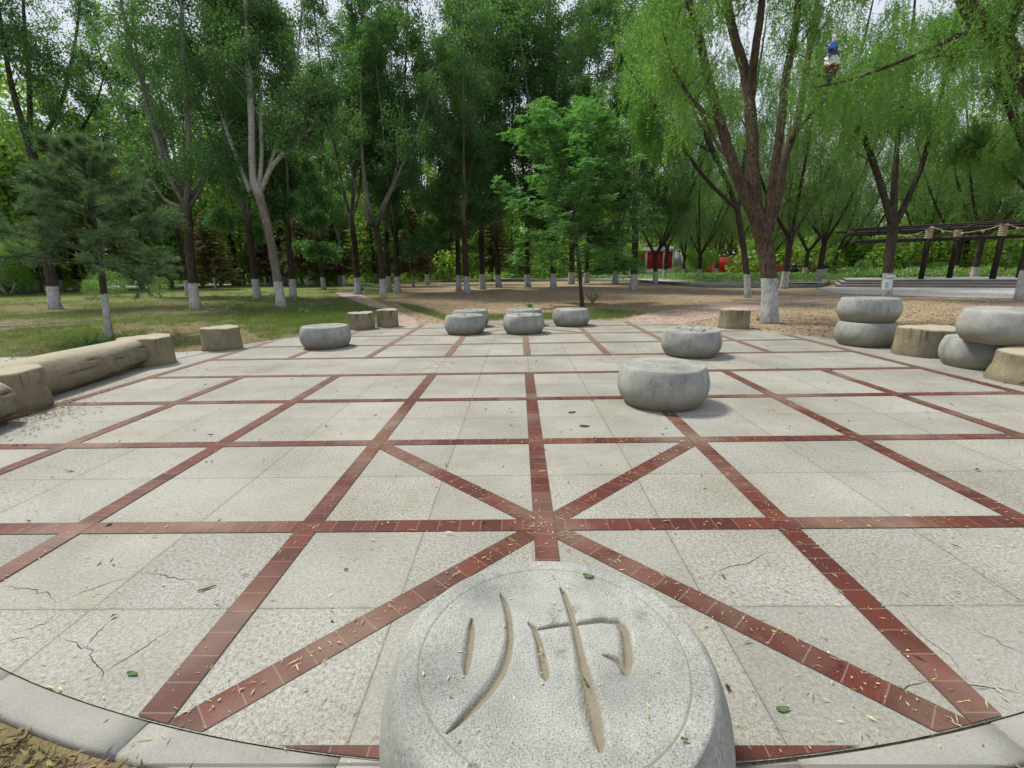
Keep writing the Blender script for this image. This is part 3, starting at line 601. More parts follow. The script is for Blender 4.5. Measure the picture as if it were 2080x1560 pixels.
for k, (x, y, r, h, lab) in enumerate([
    (-6.13,8.25,.345,.44,'lone tan clay stump with dark streaks under its rim, beside the lawn'),
    (-4.28,11.27,.32,.43,'dark streaked clay stump, left of the touching pair by the brick path'),
    (-3.70,11.72,.29,.46,'right stump of the touching pair by the brick path'),
    (5.05,10.40,.33,.45,'smooth tan stump standing alone in front of the big willow trunk'),
    (6.50,6.63,.40,.45,'wide tan clay stump between the drum stack and the wedged drum'),
    (-6.42,6.70,.37,.47,'flat topped clay stump at the far end of the log bench'),
    (-6.02,4.02,.37,.46,'dark stained clay stump between the two log benches'),
    (6.40,4.72,.47,.385,'broad rounded clay stump with a broken base under the tilted drum')]):
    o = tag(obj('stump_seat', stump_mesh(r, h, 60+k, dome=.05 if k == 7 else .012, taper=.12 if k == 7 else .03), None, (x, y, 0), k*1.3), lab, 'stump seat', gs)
    if k == 7:
        b = MB(); q = o.location
        for s in range(2):
            ang = np.linspace(-2.75+s*.05, -1.95, 9)+math.pi*0-o.rotation_euler[2]; zz = np.array([.02,.05,.04,.07,.045,.08,.075,.06,.04])+.01
            rr = .47*1.115+.006
            Pp = np.c_[rr*np.cos(ang), rr*np.sin(ang), zz]; V = np.r_[Pp+[0,0,.006], Pp-[0,0,.008]]
            b.add(V, [np.array([[i, i+1, i+10, i+9] for i in range(8)])]) if s == 0 else None
        obj('crack', b.mesh('crack', MAT['crack']), o)
def log_mesh(L, r, seed):
    rng = R_(seed); seg, n = 64, 60; a = np.arange(seg)/seg*2*math.pi; xs = np.linspace(-L/2, L/2, n); V = []; A = []
    for q, x in enumerate(xs):
        e = min(q, n-1-q)/6.; cap = math.sqrt(max(0, 1-(1-min(1, e+.12))**2))
        rr = r*cap*(1+.03*np.sin(2*a+x)+.04*np.sin(x*2.3+seed)+.015*np.sin(5*a+x*3))
        yy = rr*np.cos(a)*1.05; zz = r*.97+rr*np.sin(a)
        flat = np.clip((zz-1.72*r)/(.3*r), 0, 1); zz = zz-.10*r*flat
        f = np.zeros(seg)
        for (ac, am, fr, wd) in ((3.35,.10,2.2,.030),(3.62,.12,1.8,.028),(3.9,.09,2.6,.026),(3.0,.13,1.6,.024),(2.75,.07,2.9,.022),(6.0,.1,2.,.026)):
            ce = ac+am*math.sin(fr*x+ac*7); f = np.maximum(f, np.clip(1-np.abs(a-ce)/wd/1.6, 0, 1)*np.clip(math.sin(x*1.1+ac*5)*1.6+.6, 0, 1))
        yy -= .012*f*np.cos(a); zz -= .012*f*np.sin(a)
        V.append(np.c_[np.full(seg, x), yy, np.maximum(zz, -.02)]); A.append(f)
    V = np.concatenate(V); A = np.concatenate(A); i = np.arange(n-1)[:,None]*seg; j = np.arange(seg)[None]; k = (j+1) % seg
    F = [np.stack([i+j, i+seg+j, i+seg+k, i+k], -1).reshape(-1,4), np.arange(seg)[None], (np.arange(seg)+(n-1)*seg)[None, ::-1]]
    return mk_mesh('log_bench', V, F, MAT['clay'], True, dict(crease=A))
def bench(p, q, r, seed, lab):
    p, q = np.array(p), np.array(q); m = (p+q)/2; d = q-p
    tag(obj('log_bench', log_mesh(np.linalg.norm(d), r, seed), None, (*m, 0), math.atan2(d[1], d[0])), lab, 'bench', 'imitation log benches')
bench((-6.16,4.05), (-6.48,6.66), .26, 3, 'long imitation log bench with grooved bark lying between two clay stumps')
bench((-5.10,1.30), (-5.62,3.62), .25, 8, 'rounded end of a second log bench cut by the photo edge')

# ------------------------------------------------------------------ trees
def along(Pm, t):
    """point and tangent at fraction t of a polyline"""
    d = np.r_[0, np.cumsum(np.linalg.norm(np.diff(Pm, axis=0), axis=1))]; s = t*d[-1]
    p = np.array([np.interp(s, d, Pm[:,k]) for k in range(3)]); q = np.array([np.interp(min(s+.05, d[-1]), d, Pm[:,k]) for k in range(3)]); r = np.array([np.interp(max(s-.05, 0), d, Pm[:,k]) for k in range(3)])
    return p, unit(q-r), d[-1]
def wander(start, d0, length, n, rng, amp, up=0., pull=None):
    P = [np.array(start, float)]; d = unit(d0)
    for k in range(n):
        d = unit(d + rng.normal(0, amp, 3) + np.array([0, 0, up]))
        P.append(P[-1]+d*length/n)
    return np.array(P)
class Tree:
    def __init__(s, seed): s.rng = R_(seed); s.b = MB(); s.C = []; s.twigs = MB(); s.nt = 0; s.keep = .72
    def limb(s, P, R, seg=8, rough=.035, step=.35):
        Pm, Rm = resample(P, R, step); s.b.tube(Pm, Rm, seg, 0., (rough, s.rng)); return Pm, Rm
    def trunk(s, P, R, seg=14, flare=1.35, rough=.045):
        Pm, Rm = resample(P, R, .16); h = Pm[:,2]-Pm[0,2]; Rm = Rm*(1+(flare-1)*np.exp(-np.maximum(h-.1, 0)/.28)); s.b.tube(Pm, Rm, seg, 0., (rough, s.rng)); return Pm, Rm
    def shoots(s, Pm, Rm, t0, t1, n, L0, L1, up=.55, spread=1., nsub=4, minr=.006, away=None):
        """side branches along a limb; returns leaf-cluster centres"""
        rng = s.rng
        for k in range(n):
            t = t0+(t1-t0)*((k+rng.uniform(0, 1))/n); p, tan, _ = along(Pm, t); L = (L0+(L1-L0)*t)*rng.uniform(.6, 1.25)
            a = rng.uniform(0, 2*math.pi); d = np.array([math.cos(a), math.sin(a), 0.])*spread+np.array([0, 0, up])+tan*.3
            if away is not None: d = d+np.array(away)
            r = max(minr, .16*np.interp(t, np.linspace(0,1,len(Rm)), Rm)+.006)
            Q = wander(p, d, L, 5, rng, .16, .05); s.b.tube(Q, np.linspace(r, .004, len(Q)), 4, 0., None, False)
            for m in range(nsub):
                q, tq, _ = along(Q, rng.uniform(.25, 1.)); l2 = L*rng.uniform(.18, .42)
                e = wander(q, tq*.5+rng.normal(0, .6, 3)+[0,0,.1], l2, 3, rng, .2)
                s.twigs.tube(e, np.linspace(.005, .0025, len(e)), 3, 0., None, False)
                s.C += [e[-1], e[-1]+(e[-1]-e[-2])*.4, e[2]] if rng.uniform() < s.keep else []
    def leaf_cloud(s, n, ln, wd, sig, droop=.45, fold=.0, mid=.42):
        C = np.array(s.C); rng = s.rng; idx = rng.integers(0, len(C), n); p = C[idx]+rng.normal(0, 1, (n,3))*sig
        D = rng.normal(0, .75, (n,3)); D[:,2] -= droop; N = rng.normal(0, .6, (n,3)); N[:,2] += .7
        sz = rng.uniform(.65, 1.25, n)
        return leaves(p, D, N, ln*sz, wd*sz, fold, mid)
    def finish(s, name, label, cat, bark, leafm, LV, LF, loc, group=None, parts=('trunk','crown')):
        r = thing(name, label, cat, loc, 0., group)
        obj('trunk', s.b.mesh('trunk', MAT[bark], True), r)
        if s.twigs.n:
            tv = np.concatenate(s.twigs.V); k = len(LV); F = list(LF)+[f+k for f in s.twigs.F]; V = np.r_[LV, tv]
        else: V, F = LV, LF
        me = mk_mesh('crown', V, F, MAT[leafm]); obj('crown', me, r); return r

def make_poplar(seed, H, fork, r, label, loc=(0,0,0), nl=5, nleaf=15000, leafsize=.085, base=.08, sp=.2, group=None, low=0, leafm='poplar_leaf'):
    T = Tree(seed); rng = T.rng; ln = rng.normal(0, .018, 2)
    tp = [(0,0,-.15), (ln[0]*1, ln[1]*1, .8), (ln[0]*2.5, ln[1]*2.5, fork*.6), (ln[0]*fork*1.3, ln[1]*fork*1.3, fork+.15)]
    Pm, Rm = T.trunk(tp, [r*1.02, r*.95, r*.85, r*.80])
    top = Pm[-1]-[0,0,.15]
    for k in range(nl):
        a = k/nl*2*math.pi+rng.normal(0, .35); hh = (H-fork)*rng.uniform(.8, 1.05) if k else (H-fork)*1.05; off = hh*sp*rng.uniform(.6, 1.3)*(0.25 if k == 0 else 1)
        d = np.array([math.cos(a), math.sin(a)])
        lp = [top-[0,0,.35], top+np.r_[d*off*.22, hh*.08], top+np.r_[d*off*.55, hh*.32], top+np.r_[d*off*.8, hh*.62], top+np.r_[d*off, hh]]
        P_, R__ = T.limb(lp, [r*.55, r*.46, r*.33, r*.2, .015], 7)
        T.shoots(P_, R__, base, .99, 20, 2.4, 1.3)
    for k in range(low):
        p, tan, _ = along(Pm, rng.uniform(.55, .95)); a = rng.uniform(0, 6.28); Q = wander(p, [math.cos(a), math.sin(a), .3], 2.6, 5, rng, .14); T.b.tube(Q, np.linspace(.03, .006, 6), 5, 0., None, False); T.shoots(Q, np.full(6, .02), .3, 1., 6, .9, .5, .1)
    V, F = T.leaf_cloud(int(nleaf*3.2), leafsize*1.2, leafsize*.86, .21)
    return T.finish('poplar_tree', label, 'tree', 'poplar_bark', leafm, V, F, loc, group)

def willow_strands(T, n, lmin, lmax, leaf=.085, per=.035, zmin=1.9, wd=.013):
    """hanging strands with narrow leaves"""
    rng = T.rng; C = np.array(T.C); LVs = []; LFs = []; off = 0
    for k in range(n):
        p = C[rng.integers(0, len(C))]+rng.normal(0, .20, 3); L = lmin*.7+(lmax-lmin)*.62*rng.uniform()**1.6; L = min(L, max(.25, p[2]-zmin))
        d = unit([rng.normal(0, .8), rng.normal(0, .8), .1]); m = 9; Q = [p]
        for q in range(m): d = unit(d*[.80,.80,1]+np.array([rng.normal(0,.06), rng.normal(0,.06), -.42])); Q.append(Q[-1]+d*L/m)
        Q = np.array(Q); nl_ = int(L/per); t = np.linspace(.05, 1., nl_); ii = t*m; i0 = np.minimum(ii.astype(int), m-1)
        c = Q[i0]+(Q[i0+1]-Q[i0])*(ii-i0)[:,None]; dq = Q[i0+1]-Q[i0]; dq /= np.linalg.norm(dq, axis=1, keepdims=True)
        D = dq*.55+rng.normal(0, .60, (nl_,3)); N = rng.normal(0, 1, (nl_,3)); sz = rng.uniform(.6, 1.2, nl_)
        V, F = leaves(c, D, N, leaf*sz, wd*sz, 0, .4); LVs.append(V); LFs.append(F[0]+off); off += len(V)
        w_ = .0022; sd = np.cross(dq[0], [0.3,.5,.1]); sd = unit(sd)*w_
        V = np.r_[Q+sd, Q-sd]; LVs.append(V); LFs.append(np.array([[q, q+1, q+m+2, q+m+1] for q in range(m)])+off); off += len(V)
    return np.concatenate(LVs), [np.concatenate(LFs)]

def make_willow(seed, H, fork, r, label, loc=(0,0,0), nl=4, strands=420, leaf=.11, wd=.018, per=.05, sp=.34, lmin=.8, lmax=2.2, zmin=2.4, group=None):
    T = Tree(seed); rng = T.rng; ln = rng.normal(0, .05, 2)
    Pm, Rm = T.trunk([(0,0,-.15), (ln[0]*.6, ln[1]*.6, .8), (ln[0]*1.8, ln[1]*1.8, fork+.1)], [r*1.05, r*.95, r*.85])
    top = Pm[-1]-[0,0,.1]
    for k in range(nl):
        a = k/nl*2*math.pi+rng.normal(0, .4); hh = (H-fork)*rng.uniform(.7, 1.); off = hh*sp*rng.uniform(.7, 1.4); d = np.array([math.cos(a), math.sin(a)])
        lp = [top-[0,0,.3], top+np.r_[d*off*.3, hh*.16], top+np.r_[d*off*.62, hh*.45], top+np.r_[d*off*.95, hh*.8], top+np.r_[d*off*1.35, hh]]
        P_, R__ = T.limb(lp, [r*.55, r*.45, r*.33, r*.18, .02], 7)
        T.shoots(P_, R__, .14, 1., 16, 2.4, 1.7, .35, 1., 5)
    V, F = willow_strands(T, int(strands*3.4), lmin, lmax, leaf*1.25, per, zmin, wd*1.6)
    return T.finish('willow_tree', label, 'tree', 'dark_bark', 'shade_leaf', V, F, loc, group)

def needles(C, D, rng, k, ln, wd, spread=.75):
    n = len(C); Cc = np.repeat(C, k, 0); Dd = np.repeat(D, k, 0); m = n*k
    d = Dd+rng.normal(0, spread, (m,3)); N = rng.normal(0, 1, (m,3)); Cc = Cc-Dd*rng.uniform(0, ln*.9, (m,1))
    return leaves(Cc, d, N, ln*rng.uniform(.75, 1.15, m), wd, 0, .4)
def make_pine(seed, path, rad, label, loc, z0, Lb, nwh=14, per=5, tufts=9, tk=26, nl=.15, nw=.0085, bark='dark_bark', group=None, away=None):
    T = Tree(seed); rng = T.rng; Pm, Rm = T.trunk(path, rad, 12, 1.2); H = Pm[-1,2]; C = []; D = []
    for w_ in range(nwh):
        u = w_/(nwh-1); z = z0+(H-.25-z0)*u; t = np.interp(z, Pm[:,2], np.linspace(0, 1, len(Pm))); p, tan, _ = along(Pm, t)
        for k in range(per):
            a = k/per*2*math.pi+w_*.9+rng.normal(0, .25); L = Lb*(1-u)**.6*rng.uniform(.65, 1.15)+.35; d = np.array([math.cos(a), math.sin(a), .12+.5*u])
            Q = wander(p, d, L, 7, rng, .10, .015-.03*(1-u)); Q[:,2] -= .10*np.linspace(0, 1, 8)**2*L*(1-u)
            T.b.tube(Q, np.linspace(.012+.012*(1-u), .004, 8), 5, 0., None, False)
            for m in range(tufts):
                q, tq, _ = along(Q, rng.uniform(.28, 1.)**.8); l2 = rng.uniform(.15, .5)*min(1, L*.6); dd = unit(tq+rng.normal(0, .55, 3)+[0,0,.18]); e = q+dd*l2
                T.b.tube(np.array([q, (q+e)/2+rng.normal(0,.02,3), e]), [.005,.004,.003], 3, 0., None, False); C += [e, q+dd*l2*.6]; D += [dd, dd]
            C.append(Q[-1]); D.append(unit(Q[-1]-Q[-2]))
    V, F = needles(np.array(C), np.array(D), rng, tk, nl, nw)
    return T.finish('pine_tree', label, 'tree', bark, 'pine_leaf', V, F, loc, group)
def make_spruce(seed, H, Rb, label, loc=(0,0,0), z0=.9, n=4200, bark='dark_bark', leafm='spruce_leaf', group=None):
    T = Tree(seed); rng = T.rng; T.trunk([(0,0,-.15),(0,0,H*.5),(0,0,H)], [.11,.07,.015], 9, 1.25); C = []; D = []; S = []
    nw = int((H-z0)/.28)
    for w_ in range(nw):
        u = w_/nw; z = z0+(H-z0)*u
        for k in range(9):
            a = rng.uniform(0, 6.28); L = Rb*(1-u)**.8*rng.uniform(.65, 1.15)+.12; Q = wander([0,0,z], [math.cos(a), math.sin(a), .05], L, 5, rng, .07, -.06*(1-u)); Q[-1,2] += .05*L
            T.b.tube(Q, np.linspace(.018*(1-u)+.006, .004, 6), 4, 0., None, False)
            m = int(14+34*L); t = rng.uniform(.12, 1., m); ii = t*5; i0 = np.minimum(ii.astype(int), 4); c = Q[i0]+(Q[i0+1]-Q[i0])*(ii-i0)[:,None]; dq = Q[i0+1]-Q[i0]; dq /= np.linalg.norm(dq, axis=1, keepdims=True)
            sd = np.cross(dq, [0,0,1.]); sg = rng.choice([-1,1], m)[:,None]; C.append(c); D.append(dq*.7+sd*sg*rng.uniform(.2,1.,(m,1))+np.c_[np.zeros(m), np.zeros(m), -rng.uniform(.1,.7,m)]); S.append(.2*(1-.55*t)+.06)
    C = np.concatenate(C); D = np.concatenate(D); S = np.concatenate(S); N = rng.normal(0, .35, C.shape); N[:,2] += 1
    k = 9; C = np.repeat(C, k, 0)+rng.normal(0, .035, (len(C)*k,3)); D = np.repeat(D, k, 0)+rng.normal(0, .35, (len(D)*k,3)); N = np.repeat(N, k, 0)+rng.normal(0,.5,(len(N)*k,3)); S = np.repeat(S, k)
    V, F = leaves(C, D, N, S*rng.uniform(.5, 1.1, len(S)), .04, 0, .4)
    return T.finish('spruce_tree', label, 'tree', bark, leafm, V, F, loc, group)

# ---- trees shaped after the photograph (limbs measured, local to the trunk foot)
def loc3(px, py): q = gp(px, py); return np.array([q[0], q[1], 0.])
def lim(pts, base, dd=0.):
    b = depth_of(base); return [at(x, y, b+(e[0] if e else 0)+dd)-base for x, y, *e in pts]
def hero_poplar(seed, bx, by, tr, trr, limbs, label, nleaf, leafsize=.105, bark='poplar_bark', extra=None, base=.20, nsh=22, shl=(2.4,1.3), dens=2.7):
    B = loc3(bx, by); T = Tree(seed); tp = [(0,0,-.15)]+[q*[1,1,1] for q in lim(tr, B)]
    Pm, Rm = T.trunk(tp, trr, 16)
    for L_, R__ in limbs:
        P_, Rr = T.limb(lim(L_, B), R__, 8); T.shoots(P_, Rr, base, .99, nsh, *shl)
    if extra: extra(T, B)
    V, F = T.leaf_cloud(int(nleaf*dens), leafsize, leafsize*.72, .20)
    return T.finish('poplar_tree', label, 'tree', bark, 'poplar_leaf', V, F, B)

hero_poplar(101, 397, 628, [(390,560),(384,480),(379,405)], [.19,.178,.172,.17], [
    ([(379,420),(345,360),(318,280,-.4),(285,160,-.8),(252,40,-1),(235,-120,-1.2)], [.12,.105,.095,.08,.06,.02]),
    ([(379,420),(352,350,.5),(315,240,1.),(280,120,1.2),(262,-60,1.2)], [.11,.09,.075,.06,.02]),
    ([(380,420),(384,300),(374,150,.3),(368,-20,.5),(366,-200,.5)], [.13,.115,.10,.08,.02]),
    ([(384,425),(402,395,-.4),(412,372,-.8),(425,330,-1.)], [.075,.055,.045,.01]),
    ([(384,415),(420,350,1.2),(470,250,2.),(500,100,2.5),(520,-80,2.5)], [.10,.08,.06,.05,.02]),
    ([(376,425),(330,400,1.5),(290,320,2.5),(230,200,3.2),(190,60,3.5)], [.09,.075,.06,.045,.02])],
    'thick dark poplar forking into pale limbs, white painted base, behind the lone clay stump', 15000, dens=2.)
def dead_stub(T, B):
    for k in range(7):
        a = k/7*6.28; p = lim([(517,378)], B)[0]; e = p+np.array([math.cos(a)*.17, math.sin(a)*.17, T.rng.uniform(.1,.42)]); T.b.tube(np.array([p+[math.cos(a)*.1, math.sin(a)*.1, -.2], (p+e)/2, e]), [.07,.05,.012], 5, 0., (.2, T.rng))
hero_poplar(102, 572, 625, [(562,560),(548,480),(530,410),(518,372)], [.185,.178,.175,.185,.21], [
    ([(516,388),(512,330),(511,250),(504,120),(498,-30),(494,-200)], [.15,.14,.13,.115,.09,.02]),
    ([(526,388),(531,320,.3),(529,220,.5),(524,100,.6),(520,-60,.8)], [.09,.085,.075,.055,.02]),
    ([(530,390),(545,352,-.2),(572,315,-.5),(600,290,-.7),(628,262,-.9),(660,215,-1)], [.095,.09,.08,.07,.05,.015]),
    ([(508,390),(480,320,.6),(455,250,1.),(425,150,1.5),(410,-20,1.8)], [.10,.085,.07,.05,.02]),
    ([(528,390),(560,300,1.5),(590,200,2.2),(610,60,2.6),(620,-100,2.6)], [.08,.07,.06,.045,.02])],
    'pale barked poplar leaning left, torn dark crotch, white painted base, by the brick path', 16000, bark='pale_bark', extra=dead_stub, base=.32)
hero_poplar(103, 778, 605, [(776,560),(770,500),(763,455)], [.17,.16,.155,.165], [
    ([(763,465),(747,410),(737,330),(733,200),(736,60),(741,-100)], [.13,.12,.10,.08,.06,.02]),
    ([(765,460),(775,425),(798,375),(812,300),(820,200,.6),(826,80,.9),(830,-60,1)], [.11,.10,.09,.075,.06,.045,.02]),
    ([(763,465),(735,420,1.),(715,350,1.8),(695,230,2.4),(680,80,3)], [.10,.085,.07,.05,.02]),
    ([(765,465),(790,400,-1.),(820,330,-1.8),(860,240,-2.2),(880,130,-2.5)], [.08,.07,.055,.04,.015])],
    'two limbed poplar with a lyre shaped fork, right of the brick path bend', 15000)
hero_poplar(104, 727, 598, [(724,540),(717,470),(712,435)], [.205,.19,.18,.175], [
    ([(712,445),(700,400),(682,310),(660,190),(640,40),(630,-100)], [.13,.11,.095,.07,.05,.02]),
    ([(713,445),(718,380),(719,280),(716,150),(714,0),(712,-150)], [.14,.12,.11,.09,.06,.02]),
    ([(714,445),(728,400,-.8),(735,330,-1.5),(750,200,-2),(760,50,-2)], [.10,.085,.07,.05,.02])],
    'sturdy poplar with white base standing at the bend of the brick path', 15000)
hero_poplar(105, 112, 627, [(100,540),(88,440),(70,330),(48,250)], [.225,.205,.195,.18,.165], [
    ([(52,270),(30,200),(10,100),(-10,-60)], [.14,.12,.09,.03]), ([(60,290),(60,180,1.),(50,60,1.5),(45,-100,2)], [.12,.10,.08,.03]),
    ([(66,310),(120,220,2.),(150,100,3.),(170,-60,3.5)], [.10,.085,.07,.03]), ([(78,380),(140,300,1.),(190,220,1.5),(220,120,2)], [.09,.07,.05,.02])],
    'broad poplar trunk with a flaring white base, beyond the pine left of the board', 15000, bark='dark_bark', dens=2.2)

# big willow right of centre
B = loc3(1563, 656); T = Tree(110); b0 = depth_of(B)
Pm, Rm = T.trunk([(0,0,-.15)]+lim([(1563,575),(1558,520),(1545,460),(1530,415)], B), [.205,.192,.20,.22,.195], 22, 1.12, .05)
WL = [([(1537,445),(1512,392),(1492,340),(1463,250,-.2),(1441,170,-.4),(1416,60,-.5),(1385,-40,-.8),(1350,-180,-1)], [.17,.155,.14,.12,.105,.09,.07,.03]),
      ([(1536,445),(1530,370),(1526,250,.2),(1514,150,.3),(1488,60,.3),(1472,-30,.3),(1460,-190,.2)], [.18,.165,.15,.13,.115,.10,.04]),
      ([(1524,200,.25),(1533,110,.0),(1545,30,-.2),(1552,-60,-.3),(1560,-200,-.5)], [.10,.10,.09,.075,.03]),
      ([(1556,480),(1564,410,-.2),(1583,280,-.4),(1598,150,-.5),(1618,40,-.6),(1626,-60,-.8),(1640,-200,-1)], [.12,.11,.10,.095,.085,.07,.03]),
      ([(1560,470),(1580,400,.3),(1592,330,.5),(1616,260,.7),(1634,160,.9),(1652,60,1),(1668,-60,1),(1690,-180,1)], [.125,.115,.11,.10,.085,.075,.06,.02]),
      ([(1463,250,-.2),(1440,235,-.6),(1405,200,-.9),(1370,140,-1.2),(1345,60,-1.4)], [.05,.045,.04,.03,.012]),
      ([(1488,335,.0),(1455,290,.5),(1425,230,1.0),(1385,180,1.5),(1340,120,1.9),(1300,90,2.2)], [.045,.042,.036,.03,.022,.01]),
      ([(1604,290,.55),(1640,240,.2),(1680,200,-.2),(1720,130,-.5)], [.05,.045,.035,.012])]
for k, (L_, R__) in enumerate(WL):
    P_, Rr = T.limb(lim(L_, B), R__, 10, .05, .22); T.shoots(P_, Rr, .55 if k < 5 else .25, 1., 12, 1.5, 1.3, .3, 1., 4)
V1, F1 = willow_strands(T, 3600, .4, 1.5, .115, .034, 3.0, .026)
for k in range(60):    # epicormic leaf sprays along the limbs
    pass
T.finish('willow_tree', 'big willow with furrowed bark, five rising limbs and a bright whitewashed foot', 'tree', 'willow_bark', 'willow_leaf', V1, F1, B)

# slanting willow behind the big one, its crown hanging bright to the left
B = loc3(1520, 604); T = Tree(115)
Pm, Rm = T.trunk([(0,0,-.15)]+lim([(1517,560),(1508,490),(1496,415)], B), [.15,.14,.13,.13], 12, 1.2)
for L_, R__ in [([(1497,425),(1470,355),(1448,310),(1414,235),(1380,180),(1350,90)], [.11,.10,.09,.075,.06,.02]), ([(1498,425),(1440,370,-1),(1380,290,-2),(1320,200,-3),(1270,130,-3.6)], [.09,.08,.07,.05,.015]),
                ([(1470,355),(1430,250,1),(1400,120,2),(1390,-20,2.5)], [.08,.07,.05,.02]), ([(1448,310),(1370,270,-1.),(1310,260,-1.6),(1260,270,-2)], [.06,.05,.035,.012]), ([(1380,290,-2),(1330,120,-2.5),(1310,20,-3)], [.05,.04,.015]), ([(1500,430),(1515,300,1.),(1540,150,2),(1560,20,2.5)], [.09,.08,.06,.02])]:
    P_, Rr = T.limb(lim(L_, B), R__, 9, .05, .3); T.shoots(P_, Rr, .25, 1., 14, 2.2, 1.8, .3, 1., 4)
V1, F1 = willow_strands(T, 4200, .5, 1.8, .15, .045, 3.4, .036)
T.finish('willow_tree', 'slanting willow left of the big whitewashed one, with bright hanging foliage', 'tree', 'dark_bark', 'willow_leaf', V1, F1, B, 'dark willows around the pergola and green planting')

# willow with paper notices
B = loc3(1800, 608); T = Tree(111)
Pm, Rm = T.trunk([(0,0,-.15)]+lim([(1803,560),(1810,500),(1815,445)], B), [.185,.178,.175,.185], 16, 1.15)
for k, (L_, R__) in enumerate([
    ([(1812,455),(1790,380),(1770,320),(1752,270),(1735,215,-.3),(1712,182,-.5),(1685,165,-.7)], [.15,.125,.12,.11,.095,.075,.05]),
    ([(1815,455),(1816,390),(1822,300,.5),(1835,190,.9),(1850,90,1),(1862,-40,1)], [.14,.12,.10,.085,.07,.03]),
    ([(1820,455),(1850,390),(1873,335),(1893,260,-.3),(1912,190,-.4),(1935,90,-.5),(1950,-30,-.6)], [.13,.11,.10,.09,.08,.06,.02]),
    ([(1752,268),(1736,230,.5),(1740,150,1.2),(1765,40,1.8),(1790,-80,2)], [.06,.055,.05,.04,.015]),
    ([(1712,182,-.5),(1750,190,-.8),(1800,210,-1.2),(1860,225,-1.5)], [.03,.028,.022,.01])]):
    P_, Rr = T.limb(lim(L_, B), R__, 9, .05, .25); T.shoots(P_, Rr, .35, 1., 12, 2.2, 1.7, .3, 1., 4)
V1, F1 = willow_strands(T, 3200, .5, 1.8, .15, .045, 3.2, .036)
WN = T.finish('willow_tree', 'dark forked willow with a blue notice taped to its white foot before the pergola', 'tree', 'dark_bark', 'willow_leaf', V1, F1, B)

# leaning tree entering at the top right
B = np.array([13.2, 9.6, 0.]); T = Tree(112); q1 = at(2090,165,9.2)-B; q2 = at(2035,85,9.3)-B; q3 = at(1990,45,9.4)-B; q4 = at(1957,-10,9.4)-B; q5 = at(1930,-120,9.4)-B
Pm, Rm = T.trunk([(0,0,-.15),(-.2,0,1.2),(-.9,.1,2.6),(-2.2,.1,4.0), q1, q2, q3, q4, q5], [.21,.20,.19,.18,.165,.16,.155,.145,.10], 16, 1.15)
for L_, R__ in [([(1985,62,9.4),(1935,75,9.5),(1900,95,9.6),(1845,118,9.7),(1790,140,9.8),(1735,160,9.75),(1684,172,9.6),(1650,178,9.5)], [.06,.05,.045,.038,.032,.026,.02,.008]),
                ([(1900,95,9.6),(1915,108,9.5),(1935,120,9.4)], [.03,.025,.012]), ([(1957,-10,9.4),(1990,-80,9.),(2020,-200,8.8)], [.10,.08,.03]), ([(2045,100,9.3),(2060,40,8.8),(2090,-60,8.4)], [.08,.06,.03])]:
    P_, Rr = T.limb([at(*k)-B for k in L_], R__, 8, .05, .2); T.shoots(P_, Rr, .35, 1., 8, .9, .8, .2, 1., 3)
V1, F1 = willow_strands(T, 1300, .3, 1.2, .10, .033, 3.4, .022)
T.finish('willow_tree', 'leaning willow limb thrusting in from the upper right corner, with a long side branch', 'tree', 'willow_bark', 'willow_leaf', V1, F1, B)

B = loc3(2076, 611); T = Tree(113)
Pm, Rm = T.trunk([(0,0,-.15)]+lim([(2088,540),(2100,440),(2098,330),(2085,230)], B), [.215,.20,.185,.16,.14], 14, 1.2)
for L_, R__ in [([(2098,330),(2060,250),(2030,150),(2010,30),(2000,-80)], [.12,.1,.08,.06,.02]), ([(2096,300),(2120,200),(2140,80),(2150,-60)], [.12,.1,.08,.03]), ([(2100,400),(2050,350,.5),(2000,300,1),(1950,270,1.4)], [.07,.06,.045,.02])]:
    P_, Rr = T.limb(lim(L_, B), R__, 8, .05, .25); T.shoots(P_, Rr, .3, 1., 8, 1.8, 1.4, .3, 1., 3)
V1, F1 = willow_strands(T, 2800, .5, 1.8, .15, .045, 2.8, .036)
T.finish('willow_tree', 'willow with mottled white base cut by the right edge, beside the pergola forecourt', 'tree', 'dark_bark', 'willow_leaf', V1, F1, B)

# young ash in the clearing
B = loc3(1183, 622); T = Tree(120); rng = T.rng
Pm, Rm = T.trunk([(0,0,-.1)]+lim([(1180,590),(1176,540),(1168,470),(1160,380),(1153,310),(1150,262)], B), [.085,.075,.072,.06,.045,.03,.012], 10, 1.2)
ax = []; tips = []
for k in range(46):
    u = k/45; p, tan, _ = along(Pm, .20+.79*u); a = k*2.4+rng.normal(0,.3); L = (2.85*math.sin(math.pi*(.26+.66*u))**.7*rng.uniform(.75,1.1)+.35)
    Q = wander(p, [math.cos(a), math.sin(a), .12+.7*u], L, 6, rng, .09, .04-.05*(1-u)); T.b.tube(Q, np.linspace(.022*(1-u)+.008, .004, 7), 5, 0., None, False)
    for m in range(int(5+L*7)):
        q, tq, _ = along(Q, rng.uniform(.25, 1.)); e = q+unit(tq*.6+rng.normal(0,.6,3)+[0,0,.25])*rng.uniform(.15,.5); T.twigs.tube(np.array([q,e]), [.005,.003], 3, 0., None, False); tips.append(e)
    tips.append(Q[-1])
tips = np.array(tips); nc = 8; C = np.repeat(tips, nc, 0); D = rng.normal(0, 1, C.shape); D[:,2] = np.abs(D[:,2])*.45-.12; D /= np.linalg.norm(D, axis=1, keepdims=True)
rl = rng.uniform(.16, .27, len(C)); LVs = []; LFs = []; off = 0
sd = np.cross(D, [0,0,1.]); sd /= np.linalg.norm(sd, axis=1, keepdims=True)+1e-9
